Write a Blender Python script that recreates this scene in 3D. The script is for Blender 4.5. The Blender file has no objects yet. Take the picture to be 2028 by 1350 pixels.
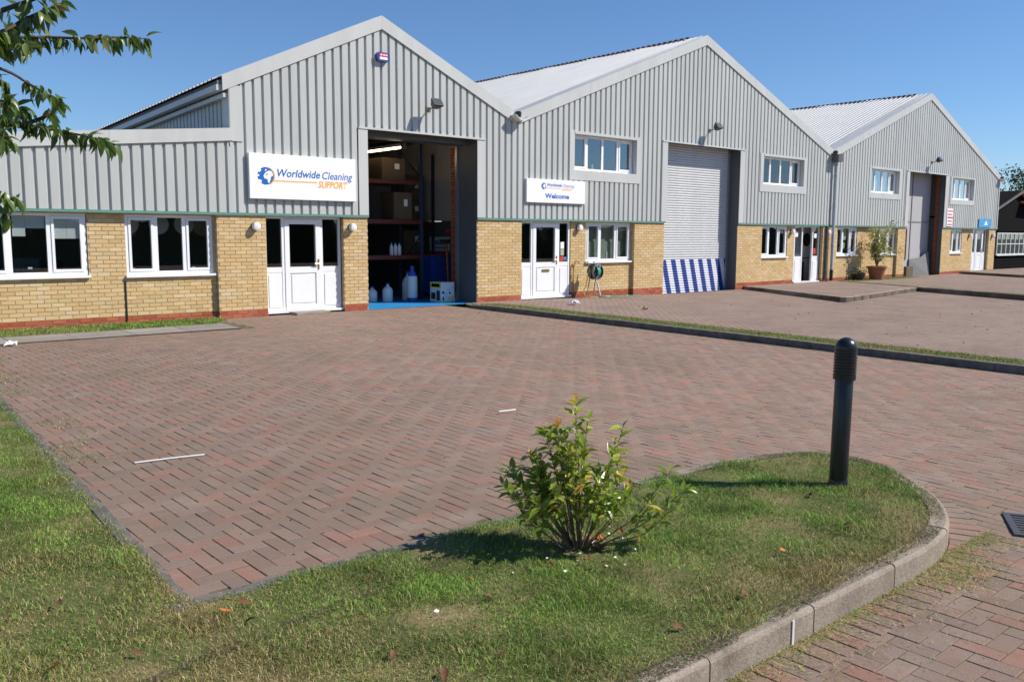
import bpy, math, random
import numpy as np
from mathutils import Vector, Matrix

random.seed(7)
RNG = np.random.default_rng(11)
scene = bpy.context.scene
COL = scene.collection

# ------------------------------------------------------------------ camera
FPX, YAW, PITCH, ROLL = 1732.08, math.radians(40.84365), math.radians(6.88117), math.radians(0.237)
CAM = Vector((0.0, -16.919, 1.6716))
cam_d = bpy.data.cameras.new('camera')
cam = bpy.data.objects.new('camera', cam_d)
COL.objects.link(cam)
cam_d.sensor_fit = 'HORIZONTAL'
cam_d.sensor_width = 36.0
cam_d.lens = 36.0 * FPX / 2028.0
cam_d.clip_start = 0.05
cam_d.clip_end = 3000.0
_f = Vector((math.sin(YAW) * math.cos(PITCH), math.cos(YAW) * math.cos(PITCH), -math.sin(PITCH)))
_r0 = Vector((math.cos(YAW), -math.sin(YAW), 0))
_u0 = _r0.cross(_f)
_r = math.cos(ROLL) * _r0 + math.sin(ROLL) * _u0
_u = -math.sin(ROLL) * _r0 + math.cos(ROLL) * _u0
cam.matrix_world = Matrix(((_r.x, _u.x, -_f.x, CAM.x), (_r.y, _u.y, -_f.y, CAM.y), (_r.z, _u.z, -_f.z, CAM.z), (0, 0, 0, 1)))
scene.camera = cam
scene.render.resolution_x, scene.render.resolution_y = 1024, 681

# ------------------------------------------------------------------ sky, sun, exposure
LIGHT = Vector((-0.836, 0.715, -1.0)).normalized()        # travel direction of sunlight
TO_SUN = -LIGHT
world = bpy.data.worlds.new('World')
scene.world = world
world.use_nodes = True
wn = world.node_tree
wn.nodes.clear()
wo = wn.nodes.new('ShaderNodeOutputWorld')
wb = wn.nodes.new('ShaderNodeBackground')
sky = wn.nodes.new('ShaderNodeTexSky')
sky.sky_type = 'NISHITA'
sky.sun_disc = False
sky.sun_elevation = math.asin(TO_SUN.z)
sky.sun_rotation = math.atan2(TO_SUN.x, TO_SUN.y)
sky.altitude = 0.0
sky.air_density = 0.95
sky.dust_density = 0.0
sky.ozone_density = 9.0
wb.inputs['Strength'].default_value = 0.104
wn.links.new(sky.outputs[0], wb.inputs[0])
wn.links.new(wb.outputs[0], wo.inputs[0])
sun_d = bpy.data.lights.new('sun', 'SUN')
sun_d.energy = 5.0
sun_d.angle = math.radians(0.5)
sun_d.color = (1.0, 0.94, 0.85)
sun = bpy.data.objects.new('sun', sun_d)
COL.objects.link(sun)
sun.rotation_euler = LIGHT.to_track_quat('-Z', 'Y').to_euler()
sun.location = (20, -30, 30)
vs = scene.view_settings
vs.view_transform = 'Standard'
vs.look = 'None'
vs.exposure = 0.25
vs.gamma = 1.0
vs.use_curve_mapping = False

# ------------------------------------------------------------------ materials
MATS = {}
def nodes_of(m):
    m.use_nodes = True
    nt = m.node_tree
    nt.nodes.clear()
    out = nt.nodes.new('ShaderNodeOutputMaterial')
    b = nt.nodes.new('ShaderNodeBsdfPrincipled')
    nt.links.new(b.outputs[0], out.inputs[0])
    return nt, b
def pos_node(nt, scale=None):
    g = nt.nodes.new('ShaderNodeNewGeometry')
    if scale is None:
        return g.outputs['Position']
    v = nt.nodes.new('ShaderNodeVectorMath')
    v.operation = 'MULTIPLY'
    v.inputs[1].default_value = scale
    nt.links.new(g.outputs['Position'], v.inputs[0])
    return v.outputs[0]
def noise(nt, scale, detail=4.0, rough=0.6, vec=None, dist=0.0):
    n = nt.nodes.new('ShaderNodeTexNoise')
    n.inputs['Scale'].default_value = scale
    n.inputs['Detail'].default_value = detail
    n.inputs['Roughness'].default_value = rough
    n.inputs['Distortion'].default_value = dist
    nt.links.new(vec if vec is not None else pos_node(nt), n.inputs['Vector'])
    return n.outputs['Fac']
def ramp(nt, fac, stops):
    r = nt.nodes.new('ShaderNodeValToRGB')
    el = r.color_ramp.elements
    while len(el) > 1:
        el.remove(el[-1])
    el[0].position, c = stops[0][0], stops[0][1]
    el[0].color = (*c, 1) if not isinstance(c, (int, float)) else (c, c, c, 1)
    for p, c in stops[1:]:
        e = el.new(p)
        e.color = (*c, 1) if not isinstance(c, (int, float)) else (c, c, c, 1)
    nt.links.new(fac, r.inputs[0])
    return r.outputs[0]
def mix(nt, a, b, fac, mode='MIX'):
    m = nt.nodes.new('ShaderNodeMix')
    m.data_type = 'RGBA'
    m.blend_type = mode
    def put(sock, v):
        if isinstance(v, bpy.types.NodeSocket):
            nt.links.new(v, sock)
        elif isinstance(v, (int, float)):
            sock.default_value = v if sock.type == 'VALUE' else (v, v, v, 1)
        else:
            sock.default_value = (*v, 1)
    put(m.inputs[0], fac)
    put(m.inputs[6], a)
    put(m.inputs[7], b)
    return m.outputs[2]
def bump(nt, b, h, strength=0.3, dist=0.01):
    bn = nt.nodes.new('ShaderNodeBump')
    bn.inputs['Strength'].default_value = strength
    bn.inputs['Distance'].default_value = dist
    nt.links.new(h, bn.inputs['Height'])
    nt.links.new(bn.outputs[0], b.inputs['Normal'])
def simple(name, col, rough=0.6, metal=0.0, var=0.12, vscale=6.0, spec=0.5, bmp=0.0, bscale=80.0, streak=False):
    """painted or plain surface with gentle uneven wear"""
    m = bpy.data.materials.new(name)
    nt, b = nodes_of(m)
    vec = pos_node(nt, (1.0, 1.0, 0.18)) if streak else pos_node(nt)
    n = noise(nt, vscale, 5, 0.65, vec)
    d = ramp(nt, n, [(0.25, 1.0 - var), (0.6, 1.0), (0.8, 1.0 + var * 0.4)])
    c = mix(nt, col, d, 1.0, 'MULTIPLY')
    nt.links.new(c, b.inputs['Base Color'])
    b.inputs['Roughness'].default_value = rough
    b.inputs['Metallic'].default_value = metal
    b.inputs['Specular IOR Level'].default_value = spec
    if bmp:
        bump(nt, b, noise(nt, bscale, 4, 0.6), bmp, 0.004)
    MATS[name] = m
    return m
def tinted(name, rough=0.9, speck=0.25, speck_scale=160.0, stain=None, bmp=0.35, spec=0.25, bscale=220.0):
    """colour per piece from the 'tint' attribute, speckle and broad wear on top"""
    m = bpy.data.materials.new(name)
    nt, b = nodes_of(m)
    a = nt.nodes.new('ShaderNodeAttribute')
    a.attribute_name = 'tint'
    n = noise(nt, speck_scale, 3, 0.7)
    d = ramp(nt, n, [(0.3, 1.0 - speck), (0.5, 1.0), (0.7, 1.0 + speck)])
    c = mix(nt, a.outputs['Color'], d, 1.0, 'MULTIPLY')
    if stain:
        for scale, col, lo, hi, amt in stain:
            f = ramp(nt, noise(nt, scale, 6, 0.62, None, 0.4), [(lo, 0.0), (hi, amt)])
            c = mix(nt, c, col, f)
    nt.links.new(c, b.inputs['Base Color'])
    b.inputs['Roughness'].default_value = rough
    b.inputs['Specular IOR Level'].default_value = spec
    bump(nt, b, n, bmp, 0.003)
    MATS[name] = m
    return m

simple('cladding', (0.505, 0.52, 0.50), 0.45, 0.0, 0.17, 1.1, 0.5, streak=True)
simple('trim', (0.545, 0.555, 0.535), 0.45, 0.0, 0.13, 1.6, 0.5, streak=True)
simple('dark_trim', (0.10, 0.105, 0.11), 0.5, 0.0, 0.1, 3.0)
simple('liner', (0.22, 0.22, 0.22), 0.8)
simple('roof_sheet', (0.44, 0.455, 0.465), 0.6, 0.0, 0.12, 0.9)
simple('green_flash', (0.12, 0.27, 0.22), 0.45, 0.0, 0.15, 3.0)
simple('upvc', (0.86, 0.87, 0.88), 0.28, 0.0, 0.04, 4.0)
simple('sign_white', (0.90, 0.90, 0.90), 0.35, 0.0, 0.02, 2.0)
simple('sign_edge', (0.55, 0.57, 0.60), 0.4)
simple('logo_blue', (0.004, 0.125, 0.46), 0.5, 0, 0.02)
simple('logo_light_blue', (0.10, 0.30, 0.68), 0.5, 0, 0.02)
simple('logo_orange', (0.92, 0.40, 0.035), 0.5, 0, 0.02)
simple('mortar', (0.47, 0.385, 0.275), 0.95, 0, 0.25, 14.0, 0.2, 0.3, 200)
simple('black_plastic', (0.018, 0.019, 0.020), 0.38, 0, 0.15, 8.0)
simple('bollard_paint', (0.012, 0.016, 0.018), 0.30, 0, 0.2, 10.0)
simple('galvanised', (0.42, 0.44, 0.46), 0.35, 0.7, 0.2, 9.0)
simple('pipe_grey', (0.42, 0.47, 0.53), 0.35, 0, 0.1, 3.0)
simple('lamp_white', (0.82, 0.83, 0.85), 0.3, 0, 0.03, 6.0)
simple('gutter_white', (0.78, 0.79, 0.77), 0.4, 0, 0.12, 5.0)
simple('blue_floor', (0.02, 0.26, 0.60), 0.55, 0, 0.25, 3.0)
simple('inner_wall', (0.66, 0.64, 0.60), 0.85, 0, 0.1, 1.5)
simple('screen_grey', (0.44, 0.43, 0.44), 0.7, 0, 0.06, 2.0)
simple('inner_dark', (0.055, 0.055, 0.055), 0.9)
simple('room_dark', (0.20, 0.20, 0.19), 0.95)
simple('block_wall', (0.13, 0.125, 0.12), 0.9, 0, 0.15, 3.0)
simple('rack_steel', (0.035, 0.05, 0.09), 0.5, 0, 0.15)
simple('rack_beam', (0.14, 0.025, 0.012), 0.5, 0, 0.15)
simple('cardboard', (0.145, 0.10, 0.06), 0.9, 0, 0.15, 4.0)
simple('cardboard_white', (0.70, 0.71, 0.72), 0.8, 0, 0.06, 4.0)
simple('print_black', (0.03, 0.03, 0.03), 0.6)
simple('print_yellow', (0.78, 0.62, 0.03), 0.6)
simple('plastic_white', (0.72, 0.74, 0.76), 0.4, 0, 0.05)
simple('plastic_blue', (0.03, 0.09, 0.42), 0.4, 0, 0.1)
simple('wood_orange', (0.42, 0.15, 0.04), 0.6, 0, 0.2)
simple('red_plastic', (0.45, 0.03, 0.025), 0.4)
simple('shutter_steel', (0.62, 0.635, 0.64), 0.42, 0.0, 0.12, 1.5, streak=True)
simple('hose_green', (0.05, 0.32, 0.22), 0.45)
simple('hose_yellow', (0.55, 0.42, 0.06), 0.5)
simple('reel_grey', (0.20, 0.25, 0.26), 0.4)
simple('brass', (0.55, 0.38, 0.14), 0.3, 0.9)
simple('ridge_brown', (0.16, 0.085, 0.07), 0.9)
simple('paper', (0.86, 0.86, 0.85), 0.8, 0, 0.05)
simple('blind', (0.72, 0.75, 0.80), 0.8, 0, 0.08, 5)
simple('cupboard', (0.40, 0.43, 0.33), 0.6, 0, 0.06)
simple('terracotta', (0.36, 0.14, 0.075), 0.8, 0, 0.25, 9, 0.3)
simple('soil', (0.06, 0.045, 0.03), 0.95, 0, 0.3, 20)
simple('bark', (0.10, 0.075, 0.055), 0.9, 0, 0.35, 25, 0.2, 0.5, 60)
simple('twig', (0.17, 0.12, 0.075), 0.85, 0, 0.3, 30)
simple('barn_black', (0.006, 0.006, 0.006), 0.95, 0, 0.3, 5, 0.08)
simple('barn_tile', (0.42, 0.13, 0.06), 0.85, 0, 0.3, 6)
simple('barn_frame', (0.62, 0.63, 0.64), 0.6)
simple('cast_iron', (0.10, 0.095, 0.10), 0.55, 0.4, 0.3, 20)
simple('alarm_blue', (0.02, 0.06, 0.30), 0.35)
simple('alarm_red', (0.62, 0.05, 0.05), 0.4)
simple('sky_blue_panel', (0.06, 0.34, 0.70), 0.4)
simple('dead_leaf', (0.16, 0.07, 0.03), 0.85, 0, 0.4, 40)
simple('orange_leaf', (0.50, 0.16, 0.03), 0.8, 0, 0.3, 40)
simple('petal_white', (0.82, 0.82, 0.80), 0.8)
simple('stick_white', (0.70, 0.69, 0.67), 0.7)
tinted('brick', 0.9, 0.14, 130.0, [(1.1, (0.20, 0.15, 0.09), 0.60, 0.85, 0.35)], 0.35)
tinted('paver', 0.92, 0.30, 190.0, [(0.42, (0.150, 0.120, 0.085), 0.48, 0.74, 0.45),
                                    (2.3, (0.31, 0.26, 0.215), 0.53, 0.78, 0.5),
                                    (1.05, (0.135, 0.125, 0.07), 0.55, 0.74, 0.42),
                                    (0.9, (0.085, 0.078, 0.068), 0.64, 0.74, 0.45),
                                    (7.0, (0.12, 0.105, 0.08), 0.60, 0.80, 0.40)], 0.5)
tinted('slab', 0.92, 0.22, 120.0, [(1.8, (0.12, 0.11, 0.09), 0.52, 0.8, 0.6), (9.0, (0.07, 0.08, 0.04), 0.62, 0.85, 0.5)], 0.5)
tinted('grass', 0.65, 0.12, 60.0, None, 0.0, 0.3)
def sub(name, col, w):
    b = MATS[name].node_tree.nodes['Principled BSDF']
    return b

def leaf_mat(name, cols, rough=0.42, trans=0.25):
    m = bpy.data.materials.new(name)
    nt, b = nodes_of(m)
    oi = nt.nodes.new('ShaderNodeObjectInfo')
    g = nt.nodes.new('ShaderNodeNewGeometry')
    n = noise(nt, 45.0, 3, 0.6)
    ad = nt.nodes.new('ShaderNodeMath')
    ad.operation = 'ADD'
    mu = nt.nodes.new('ShaderNodeMath')
    mu.operation = 'MULTIPLY'
    mu.inputs[1].default_value = 0.35
    nt.links.new(n, mu.inputs[0])
    a2 = nt.nodes.new('ShaderNodeMath')
    a2.operation = 'ADD'
    m2 = nt.nodes.new('ShaderNodeMath')
    m2.operation = 'MULTIPLY'
    m2.inputs[1].default_value = 0.8
    nt.links.new(oi.outputs['Random'], m2.inputs[0])
    nt.links.new(m2.outputs[0], a2.inputs[0])
    nt.links.new(mu.outputs[0], a2.inputs[1])
    c = ramp(nt, a2.outputs[0], cols)
    nt.links.new(c, b.inputs['Base Color'])
    b.inputs['Roughness'].default_value = rough
    out = [x for x in nt.nodes if x.type == 'OUTPUT_MATERIAL'][0]
    tr = nt.nodes.new('ShaderNodeBsdfTranslucent')
    ct = mix(nt, c, (1.3, 1.4, 0.7), 1.0, 'MULTIPLY')
    nt.links.new(ct, tr.inputs[0])
    ms = nt.nodes.new('ShaderNodeMixShader')
    ms.inputs[0].default_value = trans
    nt.links.new(b.outputs[0], ms.inputs[1])
    nt.links.new(tr.outputs[0], ms.inputs[2])
    nt.links.new(ms.outputs[0], out.inputs[0])
    MATS[name] = m
    return m
leaf_mat('shrub_leaf', [(0.0, (0.07, 0.12, 0.02)), (0.25, (0.17, 0.24, 0.035)), (0.45, (0.32, 0.39, 0.06)), (0.70, (0.50, 0.52, 0.10)), (0.88, (0.62, 0.50, 0.08)), (1.0, (0.38, 0.13, 0.02))], 0.28, 0.38)
leaf_mat('tree_leaf', [(0.0, (0.04, 0.075, 0.02)), (0.5, (0.10, 0.16, 0.04)), (0.9, (0.17, 0.22, 0.065)), (1.0, (0.26, 0.16, 0.06))], 0.34, 0.32)
leaf_mat('far_leaf', [(0.0, (0.020, 0.035, 0.010)), (0.5, (0.04, 0.065, 0.018)), (1.0, (0.08, 0.10, 0.03))], 0.6, 0.15)
leaf_mat('pot_leaf', [(0.0, (0.16, 0.18, 0.05)), (0.5, (0.32, 0.33, 0.11)), (1.0, (0.45, 0.40, 0.16))], 0.5, 0.25)

# grass blades: translucent tint
m = MATS['grass']
nt = m.node_tree
out = [x for x in nt.nodes if x.type == 'OUTPUT_MATERIAL'][0]
pb = [x for x in nt.nodes if x.type == 'BSDF_PRINCIPLED'][0]
at = [x for x in nt.nodes if x.type == 'ATTRIBUTE'][0]
for l in list(pb.inputs['Normal'].links):
    nt.links.remove(l)
tr = nt.nodes.new('ShaderNodeBsdfTranslucent')
nt.links.new(at.outputs['Color'], tr.inputs[0])
ms = nt.nodes.new('ShaderNodeMixShader')
ms.inputs[0].default_value = 0.25
nt.links.new(pb.outputs[0], ms.inputs[1])
nt.links.new(tr.outputs[0], ms.inputs[2])
nt.links.new(ms.outputs[0], out.inputs[0])

def glass_mat(name, tint, refl=1.0):
    m = bpy.data.materials.new(name)
    m.use_nodes = True
    nt = m.node_tree
    nt.nodes.clear()
    out = nt.nodes.new('ShaderNodeOutputMaterial')
    t = nt.nodes.new('ShaderNodeBsdfTransparent')
    t.inputs[0].default_value = (*tint, 1)
    g = nt.nodes.new('ShaderNodeBsdfGlossy')
    g.inputs['Roughness'].default_value = 0.01
    g.inputs['Color'].default_value = (0.9, 0.93, 0.95, 1)
    fr = nt.nodes.new('ShaderNodeFresnel')
    fr.inputs[0].default_value = 1.5
    mu = nt.nodes.new('ShaderNodeMath')
    mu.operation = 'MULTIPLY'
    mu.inputs[1].default_value = refl
    nt.links.new(fr.outputs[0], mu.inputs[0])
    gm_ = nt.nodes.new('ShaderNodeNewGeometry')
    inv = nt.nodes.new('ShaderNodeMath')
    inv.operation = 'SUBTRACT'
    inv.inputs[0].default_value = 1.0
    nt.links.new(gm_.outputs['Backfacing'], inv.inputs[1])
    m3 = nt.nodes.new('ShaderNodeMath')
    m3.operation = 'MULTIPLY'
    m3.use_clamp = True
    nt.links.new(mu.outputs[0], m3.inputs[0])
    nt.links.new(inv.outputs[0], m3.inputs[1])
    ms = nt.nodes.new('ShaderNodeMixShader')
    nt.links.new(m3.outputs[0], ms.inputs[0])
    nt.links.new(t.outputs[0], ms.inputs[1])
    nt.links.new(g.outputs[0], ms.inputs[2])
    nt.links.new(ms.outputs[0], out.inputs[0])
    MATS[name] = m
glass_mat('glass', (0.80, 0.83, 0.83), 2.2)
glass_mat('glass_sky', (0.72, 0.76, 0.78), 4.6)

def ground_mat(name, cols, scale, bmp=0.3, fine=120.0, finecontrast=0.3):
    m = bpy.data.materials.new(name)
    nt, b = nodes_of(m)
    c = ramp(nt, noise(nt, scale, 8, 0.68, None, 0.3), cols)
    n2 = noise(nt, fine, 3, 0.7)
    c = mix(nt, c, ramp(nt, n2, [(0.3, 1 - finecontrast), (0.7, 1 + finecontrast)]), 1.0, 'MULTIPLY')
    nt.links.new(c, b.inputs['Base Color'])
    b.inputs['Roughness'].default_value = 0.95
    b.inputs['Specular IOR Level'].default_value = 0.2
    bump(nt, b, n2, bmp, 0.01)
    MATS[name] = m
ground_mat('turf', [(0.3, (0.07, 0.085, 0.026)), (0.48, (0.12, 0.125, 0.045)), (0.6, (0.22, 0.17, 0.085)), (0.75, (0.30, 0.23, 0.13))], 1.6)
ground_mat('far_ground', [(0.3, (0.05, 0.06, 0.03)), (0.7, (0.10, 0.10, 0.06))], 0.15)
ground_mat('concrete_old', [(0.28, (0.11, 0.095, 0.07)), (0.42, (0.25, 0.21, 0.165)), (0.55, (0.31, 0.26, 0.21)), (0.75, (0.38, 0.32, 0.26))], 3.0, 0.45, 90.0, 0.28)
ground_mat('edging_old_kerb_shade', [(0.25, (0.07, 0.068, 0.06)), (0.5, (0.15, 0.14, 0.125)), (0.75, (0.24, 0.215, 0.19))], 6.0, 0.6, 150.0, 0.45)  # old edging concrete, also the shade tone of the long yard kerb

ground_mat('joint_sand', [(0.30, (0.08, 0.068, 0.045)), (0.45, (0.11, 0.11, 0.04)), (0.55, (0.135, 0.11, 0.078)), (0.72, (0.21, 0.18, 0.135))], 1.3, 0.2, 60.0, 0.3)

def far_paving(name):
    m = bpy.data.materials.new(name)
    nt, b = nodes_of(m)
    br = nt.nodes.new('ShaderNodeTexBrick')
    br.inputs['Scale'].default_value = 1.0
    br.inputs['Brick Width'].default_value = 0.2
    br.inputs['Row Height'].default_value = 0.1
    br.inputs['Mortar Size'].default_value = 0.008
    br.inputs['Color1'].default_value = (0.325, 0.225, 0.18, 1)
    br.inputs['Color2'].default_value = (0.265, 0.20, 0.165, 1)
    br.inputs['Mortar'].default_value = (0.09, 0.075, 0.055, 1)
    nt.links.new(pos_node(nt), br.inputs['Vector'])
    c = br.outputs['Color']
    c = mix(nt, c, ramp(nt, noise(nt, 0.8, 6, 0.65), [(0.3, 0.78), (0.55, 1.0), (0.75, 1.12)]), 1.0, 'MULTIPLY')
    c = mix(nt, c, (0.16, 0.16, 0.06), ramp(nt, noise(nt, 3.0, 6, 0.7), [(0.62, 0.0), (0.75, 0.35)]))
    nt.links.new(c, b.inputs['Base Color'])
    b.inputs['Roughness'].default_value = 0.92
    b.inputs['Specular IOR Level'].default_value = 0.25
    bump(nt, b, noise(nt, 60.0, 3, 0.6), 0.3, 0.004)
    MATS[name] = m
far_paving('far_paving')

def stripes_mat():
    m = bpy.data.materials.new('striped_slats')
    nt, b = nodes_of(m)
    g = nt.nodes.new('ShaderNodeNewGeometry')
    sp = nt.nodes.new('ShaderNodeSeparateXYZ')
    nt.links.new(g.outputs['Position'], sp.inputs[0])
    mz = nt.nodes.new('ShaderNodeMath'); mz.operation = 'MULTIPLY'; mz.inputs[1].default_value = 0.30
    nt.links.new(sp.outputs['Z'], mz.inputs[0])
    ad = nt.nodes.new('ShaderNodeMath'); ad.operation = 'ADD'
    nt.links.new(sp.outputs['X'], ad.inputs[0]); nt.links.new(mz.outputs[0], ad.inputs[1])
    dv = nt.nodes.new('ShaderNodeMath'); dv.operation = 'DIVIDE'; dv.inputs[1].default_value = 0.452
    nt.links.new(ad.outputs[0], dv.inputs[0])
    fr = nt.nodes.new('ShaderNodeMath'); fr.operation = 'FRACT'
    nt.links.new(dv.outputs[0], fr.inputs[0])
    gt = nt.nodes.new('ShaderNodeMath'); gt.operation = 'GREATER_THAN'; gt.inputs[1].default_value = 0.5
    nt.links.new(fr.outputs[0], gt.inputs[0])
    c = mix(nt, (0.012, 0.04, 0.27), (0.74, 0.76, 0.80), gt.outputs[0])
    nt.links.new(c, b.inputs['Base Color'])
    b.inputs['Roughness'].default_value = 0.5
    MATS['striped_slats'] = m
stripes_mat()

# ------------------------------------------------------------------ mesh helpers
class MB:
    def __init__(self):
        self.v, self.f, self.c = [], [], []
        self.smooth = False
    def add(self, verts, faces, col=None):
        o = len(self.v)
        self.v.extend([tuple(p) for p in verts])
        self.f.extend([tuple(i + o for i in f) for f in faces])
        if col is not None:
            self.c.extend([col] * len(verts))
        return self
    def box(self, x0, x1, y0, y1, z0, z1, col=None):
        return self.add([(x0, y0, z0), (x1, y0, z0), (x1, y1, z0), (x0, y1, z0), (x0, y0, z1), (x1, y0, z1), (x1, y1, z1), (x0, y1, z1)],
                        [(0, 3, 2, 1), (4, 5, 6, 7), (0, 1, 5, 4), (1, 2, 6, 5), (2, 3, 7, 6), (3, 0, 4, 7)], col)
    def bbox(self, x0, x1, y0, y1, z0, z1, b=0.004):
        """box with chamfered front (-Y) edges and top"""
        v = []
        for (y, i) in ((y1, 0), (y0 + b, 0), (y0, b)):
            v += [(x0 + i, y, z0 + i), (x1 - i, y, z0 + i), (x1 - i, y, z1 - i), (x0 + i, y, z1 - i)]
        f = [(3, 2, 1, 0)]
        for k in (0, 4):
            for i in range(4):
                j = (i + 1) % 4
                f.append((k + i, k + j, k + 4 + j, k + 4 + i))
        f.append((8, 9, 10, 11))
        f = [tuple(reversed(q)) for q in f]
        f = [tuple(reversed(q)) for q in f]
        return self.add(v, f)
    def prism(self, pts, y0, y1):
        """polygon in XZ (counter-clockwise seen from -Y) swept from y0 to y1"""
        n = len(pts)
        v = [(x, y0, z) for x, z in pts] + [(x, y1, z) for x, z in pts]
        f = [tuple(range(n)), tuple(range(2 * n - 1, n - 1, -1))]
        for i in range(n):
            j = (i + 1) % n
            f.append((i, i + n, j + n, j))
        return self.add(v, f)
    def hprism(self, pts, z0, z1):
        n = len(pts)
        v = [(x, y, z0) for x, y in pts] + [(x, y, z1) for x, y in pts]
        f = [tuple(range(n - 1, -1, -1)), tuple(range(n, 2 * n))]
        for i in range(n):
            j = (i + 1) % n
            f.append((i, j, j + n, i + n))
        return self.add(v, f)
    def tube(self, pts, radii, seg=8, cap=True):
        pts = [Vector(p) for p in pts]
        if isinstance(radii, (int, float)):
            radii = [radii] * len(pts)
        o = []
        prev = None
        for i, p in enumerate(pts):
            d = (pts[min(i + 1, len(pts) - 1)] - pts[max(i - 1, 0)])
            d.normalize()
            if prev is None:
                a = Vector((0, 0, 1)) if abs(d.z) < 0.9 else Vector((1, 0, 0))
                u = d.cross(a).normalized()
            else:
                u = (prev - d * prev.dot(d)).normalized()
            prev = u
            w = d.cross(u)
            for k in range(seg):
                t = 2 * math.pi * k / seg
                o.append(p + (u * math.cos(t) + w * math.sin(t)) * radii[i])
        f = []
        for i in range(len(pts) - 1):
            for k in range(seg):
                k2 = (k + 1) % seg
                f.append((i * seg + k, i * seg + k2, (i + 1) * seg + k2, (i + 1) * seg + k))
        if cap:
            f.append(tuple(range(seg - 1, -1, -1)))
            f.append(tuple((len(pts) - 1) * seg + k for k in range(seg)))
        self.smooth = True
        return self.add(o, f)
    def lathe(self, prof, c=(0, 0, 0), seg=24, axis='Z'):
        v, f = [], []
        n = len(prof)
        for r, z in prof:
            for k in range(seg):
                t = 2 * math.pi * k / seg
                a, b_ = r * math.cos(t), r * math.sin(t)
                if axis == 'Z':
                    v.append((c[0] + a, c[1] + b_, c[2] + z))
                elif axis == 'Y':
                    v.append((c[0] + a, c[1] - z, c[2] + b_))
                else:
                    v.append((c[0] + z, c[1] + a, c[2] + b_))
        for i in range(n - 1):
            for k in range(seg):
                k2 = (k + 1) % seg
                f.append((i * seg + k, i * seg + k2, (i + 1) * seg + k2, (i + 1) * seg + k))
        f.append(tuple(range(seg - 1, -1, -1)))
        f.append(tuple((n - 1) * seg + k for k in range(seg)))
        self.smooth = True
        return self.add(v, f)
    def build(self, name, mat, parent=None, smooth=None, loc=None):
        off = wloc(parent) if parent is not None else (loc or (0, 0, 0))
        me = bpy.data.meshes.new(name)
        va = np.array(self.v, dtype=np.float64) - np.array(off)
        me.from_pydata(va.tolist(), [], self.f)
        me.materials.append(MATS[mat] if isinstance(mat, str) else mat)
        if self.c and len(self.c) == len(self.v):
            ca = me.color_attributes.new('tint', 'FLOAT_COLOR', 'POINT')
            arr = np.ones((len(self.v), 4), dtype=np.float32)
            arr[:, :3] = np.array(self.c)
            ca.data.foreach_set('color', arr.ravel())
        if (self.smooth if smooth is None else smooth):
            me.polygons.foreach_set('use_smooth', [True] * len(me.polygons))
            try:
                me.set_sharp_from_angle(angle=math.radians(38))
            except Exception:
                pass
        me.update()
        o = bpy.data.objects.new(name, me)
        COL.objects.link(o)
        if parent is not None:
            o.parent = parent
        else:
            o.location = off
        return o
WL = {}
def wloc(o):
    if o.name in WL:
        return WL[o.name]
    p = o
    s = Vector((0, 0, 0))
    while p is not None:
        s = s + p.location
        p = p.parent
    WL[o.name] = (s.x, s.y, s.z)
    return WL[o.name]
def tag(o, label=None, cat=None, group=None, kind=None):
    if label: o['label'] = label
    if cat: o['category'] = cat
    if group: o['group'] = group
    if kind: o['kind'] = kind
    return o
def thing(name, loc, label, cat, group=None):
    o = bpy.data.objects.new(name, None)
    COL.objects.link(o)
    o.location = loc
    o.empty_display_size = 0.2
    return tag(o, label, cat, group)
def bx(name, mat, parent, *d):
    return MB().box(*d).build(name, mat, parent)
def text_mesh(txt, size, shear=0.0, off=0.0, spacing=1.0):
    cu = bpy.data.curves.new('lettering', 'FONT')
    cu.body = txt
    cu.size = size
    cu.shear = shear
    cu.offset = off
    cu.space_character = spacing
    cu.resolution_u = 3
    o = bpy.data.objects.new('lettering', cu)
    COL.objects.link(o)
    dg = bpy.context.evaluated_depsgraph_get()
    me = bpy.data.meshes.new_from_object(o.evaluated_get(dg))
    bpy.data.objects.remove(o)
    bpy.data.curves.remove(cu)
    return me
def lettering(txt, x0, x1, z, y, mat, parent, size, shear=0.0, off=0.0, name='lettering'):
    """text fitted between x0 and x1 on a face looking to -Y"""
    me = text_mesh(txt, size, shear, off)
    xs = [v.co.x for v in me.vertices]
    a, b_ = min(xs), max(xs)
    k = (x1 - x0) / (b_ - a)
    p = wloc(parent)
    for v in me.vertices:
        v.co = Vector((x0 + (v.co.x - a) * k - p[0], y - p[1], z + v.co.y - p[2]))
    me.materials.clear()
    me.materials.append(MATS[mat])
    o = bpy.data.objects.new(name, me)
    COL.objects.link(o)
    o.parent = parent
    return o
# ------------------------------------------------------------------ ground heights and layout
def clamp01(t):
    return np.clip(t, 0.0, 1.0)
def sstep(t):
    t = clamp01(t)
    return t * t * (3 - 2 * t)
def h1(X, Y):
    X = np.asarray(X, float); Y = np.asarray(Y, float)
    def base(y):
        return -0.11 * clamp01((-1.0 - y) / 12.0) * sstep((X - 3.0) / 5.0)
    z = base(np.maximum(Y, -13.1))
    t = clamp01((-13.1 - Y) / 1.85)
    return z * (1 - t) + (-0.125) * t
def h2(X, Y):
    X = np.asarray(X, float); Y = np.asarray(Y, float)
    return 0.02 - 0.085 * clamp01((X - 14) / 7.0) - 0.075 * np.clip((-1 - Y) / 12.0, 0, 1.4)
def proj(P):
    P = np.asarray(P, float) - np.array(CAM)
    d = P @ np.array(_f)
    return 1014 + FPX * (P @ np.array(_r)) / d, 675 - FPX * (P @ np.array(_u)) / d, d
def lawn_x(Y):
    return 1.38 + (np.asarray(Y, float) + 13.0) * 0.067
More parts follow.
